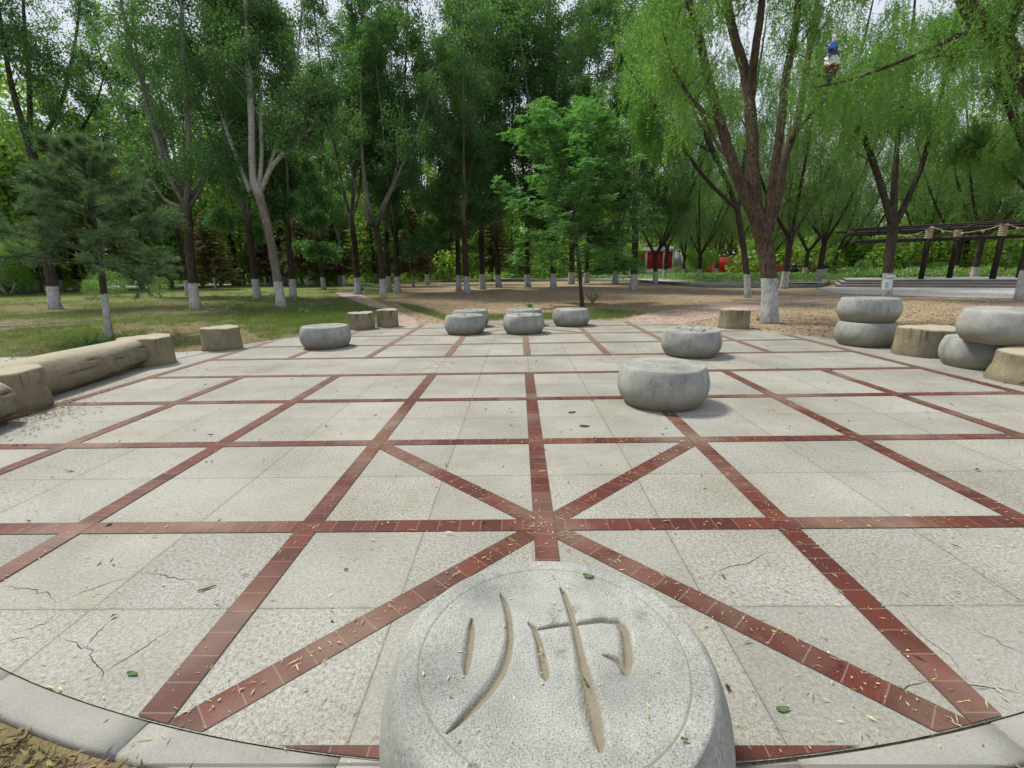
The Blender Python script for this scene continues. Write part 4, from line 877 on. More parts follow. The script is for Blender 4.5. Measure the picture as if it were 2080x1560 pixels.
for f, side in [(.35,-1),(.38,1),(.6,-1),(.63,1),(.82,-1),(.85,1),(1.,0)]:
    c = C+D*(rl*f)[:,None]+np.c_[0*rl,0*rl,-.10*rl*f*f*2]; d = D*(.75 if side else 1.)+sd*side*.85+rng.normal(0,.12,C.shape)+[0,0,-.25]; N = np.cross(sd, D)+rng.normal(0,.25,C.shape)
    V, F = leaves(c, d, N, rng.uniform(.09,.15,len(C)), .040, .06, .42); LVs.append(V); LFs.append(F[0]+off); off += len(V)
T.finish('ash_tree', 'young bright green ash with thin bare stem in the clearing behind the drums', 'tree', 'young_bark', 'ash_leaf', np.concatenate(LVs), [np.concatenate(LFs)], B)

# pine on the left
B = loc3(222, 691)
pth = [(0,0,-.1)]+lim([(217,640),(208,570),(196,480),(186,430),(178,375),(170,330),(164,285)], B)
make_pine(130, pth, [.072,.068,.064,.06,.055,.042,.028,.012], 'slender pine with scaly white foot and dark needle sprays, behind the log bench', 'pine'and B, 1.75, 1.45, 11, 7, 9, 40, .16, .010)

# ---- prototypes and their copies
PX = lambda x, y: (gp(x, y)[0], gp(x, y)[1], 0.)
gpop = 'poplars standing in the brown clearing'
popA = make_poplar(201, 16.5, 4.4, .19, 'straight dark poplar touching the back of the lyre forked one', PX(790,593), 4, 15000, .10, group=gpop, low=2)
popB = make_poplar(202, 17.0, 3.6, .18, 'slim poplar right of the lyre forked poplar, pale broken crotch', PX(808,596), 4, 15000, .10, group=gpop, low=2)
popC = make_poplar(203, 16.0, 5.2, .185, 'brown poplar with clean white foot behind the far drum cluster', PX(949,596), 5, 16000, .10, base=.04, sp=.2, group=gpop, low=5)
popD = make_poplar(204, 17.5, 4.8, .20, 'slim dark poplar close behind the leaning pale one', PX(523,607), 4, 15000, .10, base=.06, group=gpop, low=4)
for (src, x, y, rz, s, lab) in [
    (popA, 596,604, 1.1, .98, 'straight dark poplar just right of the leaning pale poplar'),
    (popB, 658,588, 2.5, 1.05, 'thin pale barked poplar at the start of the footpath, left of the path bend'),
    (popD, 932,590, .7, .95, 'thin poplar left of the clean footed brown poplar'),
    (popC, 980,587, 2.2, 1.2, 'crooked poplar between the far drums and the young ash, right of the brown one'),
    (popA, 1013,583, 3.6, 1.2, 'poplar with wide white foot straight behind the two middle drums'),
    (popD, 1072,583, 4.4, 1.2, 'thin dark poplar left of the young ash, behind the plain topped drum'),
    (popC, 1124,586, 5.0, 1.2, 'dark poplar half hidden by the young ash crown, left of its stem'),
    (popB, 1250,576, 1.9, 1.35, 'dark trunk with white foot right behind the young ash crown'),
    (popD, 1287,591, 3.0, 1.12, 'stout dark poplar with broad white foot right of the young ash'),
    (popA, 384,600, 5.4, 1.0, 'poplar whose white foot peeps out left of the thick forked poplar'),
    (popC, 460,576, 3.3, 1.1, 'slender far poplar between the thick forked poplar and the leaning one'),
    (popA, 700,580, 2.9, 1.15, 'tall poplar in the row behind the sturdy one at the path bend'),
    (popC, 868,577, 1.4, 1.1, 'tall poplar behind the white footed spruce'),
    (popD, 1160,577, 5.6, 1.35, 'tall poplar behind the young ash stem'),
    (popB, 1190,575, .5, 1.35, 'tall poplar behind the right half of the ash crown'),
    (popA, 560,579, 2.0, 1.15, 'tall poplar in the back row between the leaning poplar and the pale thin one'),
    (popD, 250,588, .3, 1.05, 'dark poplar behind the clipped shrubs and the pine')]:
    dup(src, PX(x, y), rz, s, lab, gpop)

gwil = 'dark willows around the pergola and green planting'
wilA = make_willow(211, 13, 2.6, .20, 'leaning multi stemmed willow fanning out right of the young ash', PX(1331,577), 5, 560, .15, .026, .065, .42, 1., 2.6, 2.6, gwil)
wilB = make_willow(212, 14, 3.2, .21, 'straight dark willow just behind the big whitewashed willow', PX(1592,586), 4, 560, .15, .026, .065, .34, 1., 2.6, 2.8, gwil)
wilC = make_willow(213, 12, 2.2, .17, 'low slanting willow in the planting behind the big whitewashed one', PX(1552,572), 4, 480, .14, .022, .06, .4, .9, 2.3, 2.8, gwil)
for (src, x, y, rz, s, lab) in [
    (wilB, 1349,569, 2.0, 1.1, 'second fanning willow right behind the leaning multi stemmed one'),
    (wilA, 1388,563, 1.0, 1.0, 'slender curved willow standing in the green planting'),
    (wilC, 1455,561, 3.1, 1.3, 'dark willow in the planting left of the slanting thin one'),
    (wilB, 1482,559, 4.2, 1.15, 'leaning dark willow beside the planting, second left of the big willow'),
    (wilA, 1632,566, 2.6, 1.1, 'dark willow left of the blue litter bin'),
    (wilC, 1690,563, .9, 1.25, 'forked dark willow right behind the blue litter bin'),
    (wilB, 1745,561, 5.2, 1.1, 'willow behind the left end of the pergola'),
    (wilA, 1870,559, 4.0, 1.1, 'willow rising behind the middle of the pergola'),
    (wilC, 1935,562, 1.6, 1.5, 'thick grey trunk behind the pergola, between its middle posts'),
    (wilB, 2010,561, 3.3, 1.05, 'white footed willow behind the right pergola posts'),
    (wilB, 1660,574, 1.3, 1.05, 'willow by the end of the dark edging, between the big willow and the bin'),
    (wilA, 1420,570, 5.1, 1.05, 'thin dark willow at the bend of the grey raised walk'),
    (wilB, 1975,572, 2.2, 1.0, 'tall willow whose crown spreads over the pergola roof'),
    (wilC, 2180,585, 3.9, 1.2, 'willow crown reaching in over the forecourt from the right'),
    (wilA, 2120,572, .5, 1.0, 'willow beyond the right end of the pergola')]:
    dup(src, PX(x, y), rz, s, lab, gwil)

gspr = 'brownish spruces at the back of the lawn'
spA = make_spruce(221, 7.0, 2.3, 'rust brown spruce right of the thick forked poplar', PX(438,588), 1.5, group=gspr)
spB = make_spruce(222, 6.8, 2.7, 'dark spruce with sweeping low boughs, behind the pine stem', PX(285,587), 1.3, group=gspr)
for (src, x, y, rz, s, lab) in [
    (spA, 625,582, 1.0, 1.15, 'dark spruce left of the thin pale poplar'), (spB, 690,579, 2., 1.2, 'dark spruce right of the thin pale poplar'),
    (spB, 770,573, 3.1, 1.4, 'olive spruce showing between the poplars at the path bend'), (spA, 840,582, 4., 1.0, 'straight stemmed spruce with white foot, alone right of the poplar group'),
    (spB, 888,571, 5., 1.5, 'dark spruce behind the thin poplars left of the far drum cluster'), (spA, 540,580, 2.4, 1.2, 'spruce behind the leaning pale poplar'),
    (spB, 345,584, .4, 1.15, 'spruce left of the thick forked poplar'), (spA, 1000,571, 1.8, 1.3, 'distant spruce behind the crooked poplar'), (spB, 190,580, 4.4, 1.1, 'spruce behind the broad flaring poplar')]:
    dup(src, PX(x, y), rz, s, lab, gspr)

# small broadleaf trees: bright understory
def make_small(seed, H, Rc, label, loc, leafm, n=9000, ls=.11, stems=4, group=None, name='small_tree'):
    T = Tree(seed); rng = T.rng
    for k in range(stems):
        a = k/stems*6.28+rng.normal(0,.3); P_ = wander([.08*math.cos(a), .08*math.sin(a), -.1], [math.cos(a)*.45, math.sin(a)*.45, 1], H*.8, 7, rng, .10); Rr = np.linspace(.07, .012, 8); T.b.tube(P_, Rr, 6, 0., (.05, rng)); T.shoots(P_, Rr, .35, 1., 12, Rc*.75, Rc*.5, .25, 1., 4)
    V, F = T.leaf_cloud(int(n*1.8), ls*1.1, ls*.66, .36)
    return T.finish(name, label, 'tree', 'dark_bark', leafm, V, F, loc, group)
gsm = 'small bushy trees under the tall ones'
smA = make_small(231, 5.2, 2.2, 'bright lime green bushy tree at the left edge', PX(18,600), 'lush_leaf', 12000, .13, group=gsm)
smB = make_small(232, 4.2, 2.0, 'low fresh green tree behind the green planting, left of the slanting willow', PX(1420,562), 'lush_leaf', 9000, .13, group=gsm)
for (src, x, y, rz, s, lab) in [
    (smB, 150,583, 1., 1.3, 'small green tree beyond the broad flaring poplar'), (smA, 480,571, 2., 1.4, 'bright green bushy tree between the rust spruce and the leaning poplar'),
    (smA, 90,577, 4., 1.5, 'light green tree in the far left clearing'), (smB, 905,566, 3., 1.5, 'small tree in the sunlit grass behind the thin poplars'), (smA, 1055,565, 5., 1.3, 'small bright tree behind the clearing, left of the ash'),
    (smB, 1262,563, 3.3, 1.25, 'leafy small tree standing beside the left end of the red building'), (smB, 1215,566, .7, 1.3, 'small tree in front of the red building, behind the ash'), (smA, 1700,561, 2.4, 1.2, 'small tree in front of the orange wall, left of the pergola'),
    (smB, 1775,559, 4.6, 1.3, 'small tree behind the notice willow'), (smA, 1990,558, 1.4, 1.4, 'small tree behind the pergola right half'), (smB, 1560,560, 5.5, 1.3, 'small tree between the big willow and the planting'), (smA, 320,571, .2, 1.2, 'small tree behind the spruces with sweeping boughs')]:
    dup(src, PX(x, y), rz, s, lab, gsm)

# clipped shrubs, a hedge band, weeds
def shrub_mesh(seed, rx, ry, rz, z0, n, ls, stems=True):
    rng = R_(seed); v = rng.normal(0, 1, (n,3)); v /= (np.abs(v)**3.2).sum(1, keepdims=True)**(1/3.2); r = rng.uniform(.35, 1., n)**.5*(1+.12*np.sin(v[:,0]*5+seed)*np.cos(v[:,1]*4))
    p = v*r[:,None]*[rx, ry, rz]; p[:,2] += z0+rz*.9; k = p[:,2] > .03; p = p[k]; v = v[k]
    D = v*.6+rng.normal(0,.7,p.shape); N = v+rng.normal(0,.5,p.shape); V, F = leaves(p, D, N, ls*rng.uniform(.6,1.2,len(p)), ls*.6, 0, .45)
    return V, F
def shrub(name, label, loc, seed, rx, ry, rz, z0, n, ls, mat, group=None):
    r = thing(name, label, 'shrub', loc, 0, group); V, F = shrub_mesh(seed, rx, ry, rz, z0, n, ls); obj('foliage', mk_mesh('foliage', V, F, MAT[mat]), r)
    b = MB(); rng = R_(seed+1)
    for k in range(6):
        a = rng.uniform(0, 6.28); b.tube(wander([rng.normal(0,rx*.25), rng.normal(0,ry*.25), -.05], [math.cos(a)*.4, math.sin(a)*.4, 1.], z0+rz*1.1, 4, rng, .15), np.linspace(.022,.008,5), 5)
    obj('stem', b.mesh('stem', MAT['dark_bark']), r); return r
gsh = 'clipped shrubs on the left lawn'
s1 = shrub('clipped_shrub', 'wide round topped clipped shrub behind the pine foot', PX(228,603), 241, 1.25, .8, .75, .35, 5200, .055, 'hedge', gsh)
s2 = shrub('clipped_shrub', 'small square clipped shrub left of the thick forked poplar', PX(326,604), 242, .62, .55, .55, .30, 2600, .055, 'hedge', gsh)
for src, x, y, rz, s, lab in [(s2, 192,607, 1., .9, 'low clipped shrub at the left foot of the wide round one'), (s1, 60,596, 2., .9, 'leafy shrub left of the broad flaring poplar'), (s2, 640,580, 2., 1.1, 'dark clipped shrub behind the thin pale poplar'), (s1, 690,578, 3., .8, 'clipped shrub behind the path bend'), (s1, 520,579, 1., .8, 'clipped shrub behind the slim dark poplar'), (s2, 450,581, 1.9, 1.2, 'low shrub under the rust spruce'),
    (s1, 120,588, .6, .9, 'pale green shrub beyond the broad flaring poplar'), (s2, 1300,566, .6, 1.2, 'dark clipped shrub before the red building'), (s1, 1375,563, .6, .8, 'clipped shrub behind the planting'), (s2, 1750,565, .8, 1.3, 'round shrub behind the left pergola post'), (s1, 1905,563, 1.8, .8, 'round clipped shrub behind the pergola middle')]:
    dup(src, PX(x, y), rz, s, lab, gsh)
def bed(name, label, poly, h, n, ls, seed, mat):
    """dense low planting over a ground polygon"""
    rng = R_(seed); Q = np.array([p[:2] for p in poly]); lo, hi = Q.min(0), Q.max(0); pts = []
    def inside(p):
        c = np.zeros(len(p), bool); j = len(Q)-1
        for i in range(len(Q)):
            cond = ((Q[i,1] > p[:,1]) != (Q[j,1] > p[:,1])) & (p[:,0] < (Q[j,0]-Q[i,0])*(p[:,1]-Q[i,1])/(Q[j,1]-Q[i,1]+1e-12)+Q[i,0]); c ^= cond; j = i
        return c
    while len(pts) < n:
        p = rng.uniform(lo, hi, (n,2)); pts += list(p[inside(p)])
    p = np.array(pts[:n]); z = h*rng.uniform(.05, 1., n)**.6*(1+.25*np.sin(p[:,0]*2.1+seed)*np.cos(p[:,1]*1.7)); C = np.c_[p, z]
    D = rng.normal(0,.8,(n,3)); D[:,2] = np.abs(D[:,2])*.6; N = rng.normal(0,.5,(n,3)); N[:,2] += 1
    V, F = leaves(C, D, N, ls*rng.uniform(.6,1.3,n), ls*.6, 0, .45); return tag(obj(name, mk_mesh(name, V, F, MAT[mat])), label, 'planting', kind='stuff')
bed('ground_cover', 'dense low green planting behind the shaded stone edging', [gp(*k) for k in ((1195,569),(1340,571),(1440,579),(1600,582),(1680,575),(1760,567),(1760,563),(1500,562),(1200,564))], .55, 30000, .14, 251, 'hedge')
bed('ground_cover', 'leafy green planting behind the pergola steps', [gp(*k) for k in ((1700,569),(2100,569),(2200,572),(2200,560),(1700,561))], .85, 16000, .2, 252, 'hedge')
bed('ground_cover', 'bright sunlit planting at the back left of the park', [gp(*k) for k in ((300,577),(620,574),(760,574),(760,570),(560,569),(300,570))], .7, 16000, .22, 253, 'lush_leaf')
bed('ground_cover', 'sunlit tall grass behind the clearing', [gp(*k) for k in ((760,572),(1000,569),(1200,566),(1200,562),(900,563),(760,566))], .8, 12000, .3, 254, 'lush_leaf')
bed('ground_cover', 'green planting at the far left of the lawn', [gp(*k) for k in ((-150,600),(60,594),(200,584),(200,577),(-150,586))], .55, 12000, .16, 255, 'lush_leaf')

# far wood closing the view
rng = R_(260); tb = MB(); Cs = []; Ss = []
for k in range(330):
    a = rng.uniform(-1.02, 1.02); d = rng.uniform(62, 125); x, y = d*math.sin(a), d*math.cos(a)
    if abs(a-.26) < .10 and d < 100: continue
    if 12 < x < 60 and 55 < y < 84: continue
    H = rng.uniform(13, 20); r = rng.uniform(.14,.26); lx, ly = rng.normal(0,.6,2); tb.tube(np.array([[x,y,-.2],[x+lx*.4,y+ly*.4,H*.45],[x+lx,y+ly,H*.95]]), [r*1.1,r*.8,.04], 6)
    Rc = rng.uniform(2.4,4.); n = 1700; v = rng.normal(0,1,(n,3)); v /= np.linalg.norm(v,axis=1,keepdims=True); rr = rng.uniform(.25,1.,n)**.5
    p = v*rr[:,None]*[Rc,Rc,H*.42]+[x+lx*.5,y+ly*.5,H*.60]
    cl = rng.normal(0,1,(26,3))*[Rc*.6,Rc*.6,H*.27]+[x+lx*.5,y+ly*.5,H*.6]; i = rng.integers(0,26,n); m = rng.uniform(0,1,n) < .72; p[m] = cl[i[m]]+rng.normal(0,.62,(m.sum(),3))
    Cs.append(p[p[:,2] > .8])
for k in range(420):
    a = rng.uniform(-1.05, 1.05); d = rng.uniform(58, 125); x, y = d*math.sin(a), d*math.cos(a); n = 420
    if abs(a-.26) < .11 and d < 100: continue
    if 8 < x < 66 and 55 < y < 92: continue
    v = rng.normal(0,1,(n,3)); v /= np.linalg.norm(v,axis=1,keepdims=True); p = v*rng.uniform(.4,1.,(n,1))*[2.1,2.1,1.9]+[x,y,rng.uniform(1.4,3.2)]; Cs.append(p[p[:,2] > .05])
C = np.concatenate(Cs); n = len(C); D = rng.normal(0,.8,(n,3)); D[:,2] -= .3; N = rng.normal(0,.6,(n,3)); N[:,2] += .6
V, F = leaves(C, D, N, .5*rng.uniform(.6,1.3,n), .3, 0, .45)
me = mk_mesh('far_wood', np.r_[V, np.concatenate(tb.V)], list(F)+[f+len(V) for f in tb.F], MAT['far_leaf']); me.materials.append(MAT['dark_bark'])
mi = np.zeros(len(me.polygons), np.int32); mi[len(F[0]):] = 1; me.polygons.foreach_set('material_index', mi)
tag(obj('far_wood', me), 'distant mass of leafy trees closing the park behind the lawn', 'wood', kind='stuff')

# ------------------------------------------------------------------ pergola on its stepped platform
e0, e1 = gp(1700,582.5)[:2], gp(2065,584.2)[:2]; ed = unit(e1-e0); en = np.array([-ed[1], ed[0]]);
if en @ (e0-CAM[:2]) < 0: en = -en
SL_ = 17.; ang = math.atan2(ed[1], ed[0])
plat = thing('stone_platform', 'low grey stone platform with two steps carrying the timber pergola', 'platform', (*e0, 0), ang)
loc2 = lambda u, v: (u, v)       # local frame: X along the step edge, Y away from the viewer
sgn = 1 if (np.array([-math.sin(ang), math.cos(ang)]) @ en) > 0 else -1
def slab(u0, u1, v0, v1, z0, z1, bev=.0):
    b = MB(); vv = sorted((sgn*v0, sgn*v1)); b.box(((u0+u1)/2, sum(vv)/2, (z0+z1)/2), (u1-u0, vv[1]-vv[0], z1-z0)); return b
for k, (u0, v0, z0, z1) in enumerate([(0,0,-.1,.14), (.25,.36,.14,.285), (.5,.72,.285,.43)]):
    b = slab(u0, SL_, v0, 7., z0, z1-.03); obj('riser', b.mesh('riser', MAT['dark']), plat)
    b = slab(u0-.02, SL_+.02, v0-.025, 7.02, z1-.03, z1); obj('tread', b.mesh('tread', MAT['grey']), plat)
def on_row(px, v):
    """point of the row at depth v behind the edge that is seen at column px"""
    r = FWD+RIGHT*(px-1040)/CAMF; r2 = unit(r[:2]); o_ = e0+en*v
    A = np.array([[r2[0], -ed[0]], [r2[1], -ed[1]]]); s_ = np.linalg.solve(A, o_-CAM[:2]); return s_[1]
perg = thing('pergola', 'dark timber pergola with straw rope wrapped post heads, on the grey platform', 'pergola', (*e0, .43), ang)
PH = 3.05
rng = R_(300); uf = [on_row(1831, 1.2), on_row(1969, 1.2), on_row(2110, 1.2)]; ub = [on_row(1759, 4.0), on_row(1885, 4.0), on_row(2019, 4.0), on_row(2140, 4.0)]
def post(u, v, light):
    b = MB(); b.tube(np.array([[u, sgn*v, 0], [u+.02, sgn*v, PH*.5], [u, sgn*v, PH]]), [.145,.14,.135], 10, 0., (.03, rng)); p = obj('post', b.mesh('post', MAT['timber'], True), perg)
    b = MB()
    for q in range(6): b.lathe([(.14,-.06),(.185,-.045),(.195,0),(.185,.045),(.14,.06)], 18, (u, sgn*v, PH-.62+q*.118))
    obj('rope_wrap', b.mesh('rope_wrap', MAT['rope'], True), p)
for u in uf: post(u, 1.2, True)
for u in ub: post(u, 4.0, False)
def beam(p, q, r, name='beam', mat='beam'):
    b = MB(); p, q = np.array(p, float), np.array(q, float); m = (p+q)/2+rng.normal(0,.025,3); b.tube(np.array([p, m, q]), [r*1.05, r, r*.92], 8, 0., (.06, rng)); obj(name, b.mesh(name, MAT[mat], True), perg)
for v in (1.2, 4.0):
    beam((.6, sgn*v, PH-.66), (SL_-.5, sgn*v, PH-.68), .075); beam((.2, sgn*(v+.19), PH-.14), (SL_, sgn*(v+.19), PH-.12), .085)
for v in (.5, 2.1, 2.9, 4.7): beam((.5-rng.uniform(0,.9), sgn*v, PH+.06), (SL_+.2, sgn*v, PH+.07), .05)
for k in range(15): u = .6+k*1.1; beam((u+rng.normal(0,.1), sgn*(.3), PH-.01), (u+rng.normal(0,.1), sgn*5.2, PH-.01), .045, 'rafter')
for a_, b_ in [(uf[0], uf[1]), (ub[0], uf[0]), (uf[1], uf[2])]:
    b = MB(); va, vb = (1.0, 1.0) if a_ is not ub[0] else (3.8, 1.0); t = np.linspace(0, 1, 12); z = PH-.05-.35*np.sin(t*math.pi)+.02*np.sin(t*22); b.tube(np.c_[a_+(b_-a_)*t, sgn*(va+(vb-va)*t), z], .028, 6); obj('straw_rope', b.mesh('straw_rope', MAT['rope'], True), perg)
    for q in (.25,.5,.75):
        b = MB(); i = int(q*11); b.lathe([(0,-.09),(.07,-.06),(.085,0),(.06,.06),(0,.08)], 8, (a_+(b_-a_)*t[i], sgn*(va+(vb-va)*t[i]), z[i]-.05)); obj('rope_knot', b.mesh('rope_knot', MAT['rope'], True), perg)

# paper notices on the willow
wb = np.array(WN.location); vdir = unit(np.r_[(CAM-wb)[:2], 0]); rt = np.array([-vdir[1], vdir[0], 0])
def notice(zc, wd_, ht, r, mat, label, off=0., tilt=0.):
    a = np.linspace(-wd_/2/r, wd_/2/r, 7)+off; c = math.atan2(vdir[1], vdir[0]); V = np.array([[r*math.cos(c+t), r*math.sin(c+t), z+tilt*t] for z in (-ht/2, ht/2) for t in a])
    o = obj('paper_notice', mk_mesh('paper_notice', V, [np.array([[i, i+1, i+8, i+7] for i in range(6)])], MAT[mat]), None, (wb[0]+.02, wb[1], zc)); return tag(o, label, 'notice')
nlabel = 'pale blue paper notice wrapped round the white foot of the forked willow'
nn = notice(.60, .34, .40, .262, 'paper', nlabel, -.25)
b = MB(); V = np.array([[.268*math.cos(math.atan2(vdir[1],vdir[0])+t), .268*math.sin(math.atan2(vdir[1],vdir[0])+t), z] for z in (-.12,.10) for t in (-.55,-.3,-.1)]); b.add(V, [np.array([[0,1,4,3],[1,2,5,4]])]); obj('blue_print', b.mesh('blue_print', MAT['blue']), nn)
notice(.93, .30, .09, .258, 'paper', 'narrow torn paper strip taped above the blue notice on the forked willow', .1, .02)

# ------------------------------------------------------------------ far buildings
def block(root, name, u0, u1, z0, z1, d0, d1, mat): b = MB(); b.box(((u0+u1)/2, (d0+d1)/2, (z0+z1)/2), (u1-u0, d1-d0, z1-z0)); return obj(name, b.mesh(name, MAT[mat]), root)
def face(px, d): q = at(px, 548, d); return np.array([q[0], q[1], 0.])
q = face(1292, 68); q2 = face(1366, 68); Lb = np.linalg.norm(q2-q); a = math.atan2(*(q2-q)[[1,0]])
bl = thing('red_pavilion', 'red building with white columns and white plinth far behind the ash', 'building', q, a)
block(bl, 'plinth', -.2, Lb+.2, -.1, 1.05, -.3, 6, 'white'); 
for k in range(4): block(bl, 'panel', .15+k*Lb/4, Lb/4*(k+1)-.15, 1.05, 3.4, .02, .3, 'redpaint')
for k in range(5): block(bl, 'column', k*Lb/4-.16, k*Lb/4+.16, 1.052, 3.5, -.2, .25, 'white')
block(bl, 'wall', 0, Lb, 1.05, 3.45, .32, 5.5, 'redpaint'); block(bl, 'fascia', -.2, Lb+.2, 3.5, 3.75, -.3, 5.8, 'white')
b = MB(); V = np.array([[-.3,-.4,3.75],[Lb+.3,-.4,3.75],[Lb+.3,6.0,3.75],[-.3,6.0,3.75],[.6,3,4.2],[Lb-.6,3,4.2]]); b.add(V, [np.array([[0,1,5,4],[2,3,4,5]]), np.array([[1,2,5],[3,0,4]])]); obj('roof', b.mesh('roof', MAT['rooftile']), bl)
q = face(1368, 70); q2 = face(1424, 70); Lb = np.linalg.norm(q2-q); gwl = thing('panel_wall', 'pale grey panel wall right of the red building', 'wall', q, math.atan2(*(q2-q)[[1,0]]))
for k in range(4): block(gwl, 'panel', k*Lb/4+.03, (k+1)*Lb/4-.03, 0, 3.1, 0, .12, 'greywall'); block(gwl, 'post', (k+.98)*Lb/4, (k+1.02)*Lb/4, -.1, 3.2, -.02, .14, 'chrome')
def wall(name, px0, px1, d0, d1, h, mat, label, tile=True):
    q, q2 = face(px0, d0), face(px1, d1); Lb = np.linalg.norm(q2-q); r = thing(name, label, 'wall', q, math.atan2(*(q2-q)[[1,0]])); block(r, 'wall_panel', 0, Lb, -.1, h, 0, .3, mat)
    if tile: block(r, 'coping', -.1, Lb+.1, h, h+.22, -.18, .48, 'rooftile')
wall('red_wall', 1426, 1446, 69, 69, 2.3, 'redpaint', 'short red wall end between the grey panel wall and the willows', False)
wall('red_wall', 1450, 1590, 72, 74, 2.6, 'redpaint', 'dark tiled red wall far behind the green planting')
wall('orange_wall', 1600, 1765, 64, 60, 2.5, 'orange', 'orange painted park wall behind the litter bin')
wall('orange_wall', 1820, 2150, 58, 54, 2.7, 'orange', 'orange painted park wall seen through the pergola')
wall('orange_wall', 1195, 1250, 72, 72, 2.2, 'orange', 'orange wall glimpsed behind the young ash')

# ------------------------------------------------------------------ litter bin, sign, scooters, people
q = PX(1671,566.5); bn = thing('litter_bin', 'blue fronted litter bin with black lid standing by the planting', 'bin', q)
b = MB(); b.lathe([(.30,.12),(.34,.16),(.36,.95),(.34,1.0)], 20); obj('body', b.mesh('body', MAT['chrome'], True), bn)
b = MB(); dv = unit((CAM-np.array(q))[:2]); c = math.atan2(dv[1], dv[0]); A_ = np.linspace(-.85,.85,9)+c; V = np.array([[.375*math.cos(t), .375*math.sin(t), z] for z in (.28,.88) for t in A_]); b.add(V, [np.array([[i,i+1,i+10,i+9] for i in range(8)])]); obj('front_panel', b.mesh('front_panel', MAT['blue']), bn)
b = MB(); b.lathe([(.40,1.0),(.44,1.03),(.43,1.25),(.30,1.36),(0,1.39)], 20); obj('lid', b.mesh('lid', MAT['black'], True), bn)
for s in (-1, 1): b = MB(); b.tube(np.array([[.2*s, 0, -.05], [.2*s, 0, .16]]), .035, 8); obj('leg', b.mesh('leg', MAT['black']), bn)
q = face(1646, 52); sg = thing('round_sign', 'round red sign on a thin post behind the willow by the bin', 'sign', q, math.atan2(q[1]-CAM[1], q[0]-CAM[0])-math.pi/2)
b = MB(); b.tube(np.array([[0,0,-.1],[0,0,1.2]]), .035, 8); obj('post', b.mesh('post', MAT['chrome']), sg)
b = MB(); t = np.arange(24)/24*2*math.pi; V = np.r_[np.c_[.36*np.cos(t), np.full(24,-.05), 1.25+.36*np.sin(t)], np.c_[.36*np.cos(t), np.full(24,-.09), 1.25+.36*np.sin(t)]]; b.add(V, [np.array([[i,(i+1)%24,24+(i+1)%24,24+i] for i in range(24)]), np.arange(24)[None], np.arange(24,48)[None,::-1]]); obj('disc', b.mesh('disc', MAT['redplastic']), sg)
def scooter(label, loc, rz, mat):
    r = thing('motor_scooter', label, 'scooter', loc, rz, 'scooters parked behind the planting')
    for x in (-.62, .62):
        b = MB(); t = np.arange(25)/24*2*math.pi; b.tube(np.c_[x+.20*np.cos(t), 0*t, .24+.20*np.sin(t)], .055, 8, cap=False); wl = obj('wheel', b.mesh('wheel', MAT['rubber'], True), r)
        b = MB(); b.tube(np.array([[x,-.05,.24],[x,.05,.24]]), .12, 14); obj('rim', b.mesh('rim', MAT['chrome'], True), wl)
    b = MB(); b.tube(*resample([(.58,0,.42),(.45,0,.30),(.05,0,.28),(-.15,0,.40),(-.5,0,.55),(-.85,0,.60)], [.10,.14,.13,.17,.20,.06], .08), 12); b.tube(*resample([(.45,0,.30),(.42,0,.60),(.36,0,.92)], [.15,.16,.08], .08), 12); obj('body', b.mesh('body', MAT[mat], True), r)
    b = MB(); b.tube(*resample([(-.02,0,.72),(-.3,0,.77),(-.75,0,.80)], [.10,.14,.09], .08), 12); obj('seat', b.mesh('seat', MAT['black'], True), r)
    b = MB(); b.tube(np.array([[.62,0,.24],[.45,0,.70],[.36,0,1.0]]), .03, 8); b.tube(*resample([(.28,-.34,1.05),(.36,-.12,1.0),(.36,.12,1.0),(.28,.34,1.05)], [.022]*4, .08), 8); obj('handlebar', b.mesh('handlebar', MAT['chrome'], True), r)
    for s in (-1, 1): b = MB(); b.tube(np.array([[.33,.25*s,1.05],[.34,.30*s,1.22]]), .012, 5); b.lathe([(0,-.05),(.06,-.04),(.06,.04),(0,.05)], 10, (.34,.32*s,1.26)); obj('mirror', b.mesh('mirror', MAT['black']), r)
    b = MB(); b.lathe([(0,-.06),(.08,-.05),(.09,.02),(0,.06)], 12, (.50,0,.86)); obj('headlight', b.mesh('headlight', MAT['white'], True), r)
    return r
scooter('red scooter parked left of the pergola, behind the planting', face(1722, 47), 2.6, 'redplastic'); scooter('dark scooter parked close to the left pergola post', face(1740, 47.5), 2.9, 'black')
scooter('black scooter with a rider sitting on it, left of the litter bin', face(1616, 51), .35, 'black'); scooter('pale scooter behind the middle of the pergola', face(1874, 47), 2.5, 'white')
def skin_mesh(name, pts, edges, radii, mat, lv=2):
    me = bpy.data.meshes.new(name+'_tmp'); me.from_pydata(pts, edges, []); o = bpy.data.objects.new(name+'_tmp', me); COL.objects.link(o)
    o.modifiers.new('s', 'SKIN'); o.modifiers.new('u', 'SUBSURF').levels = lv
    for i, r in enumerate(radii): me.skin_vertices[0].data[i].radius = (r, r)
    me.skin_vertices[0].data[0].use_root = True
    dg = bpy.context.evaluated_depsgraph_get(); m2 = bpy.data.meshes.new_from_object(o.evaluated_get(dg)); m2.name = name; bpy.data.objects.remove(o); m2.materials.clear(); m2.materials.append(MAT[mat])
    m2.polygons.foreach_set('use_smooth', np.ones(len(m2.polygons), bool)); return m2
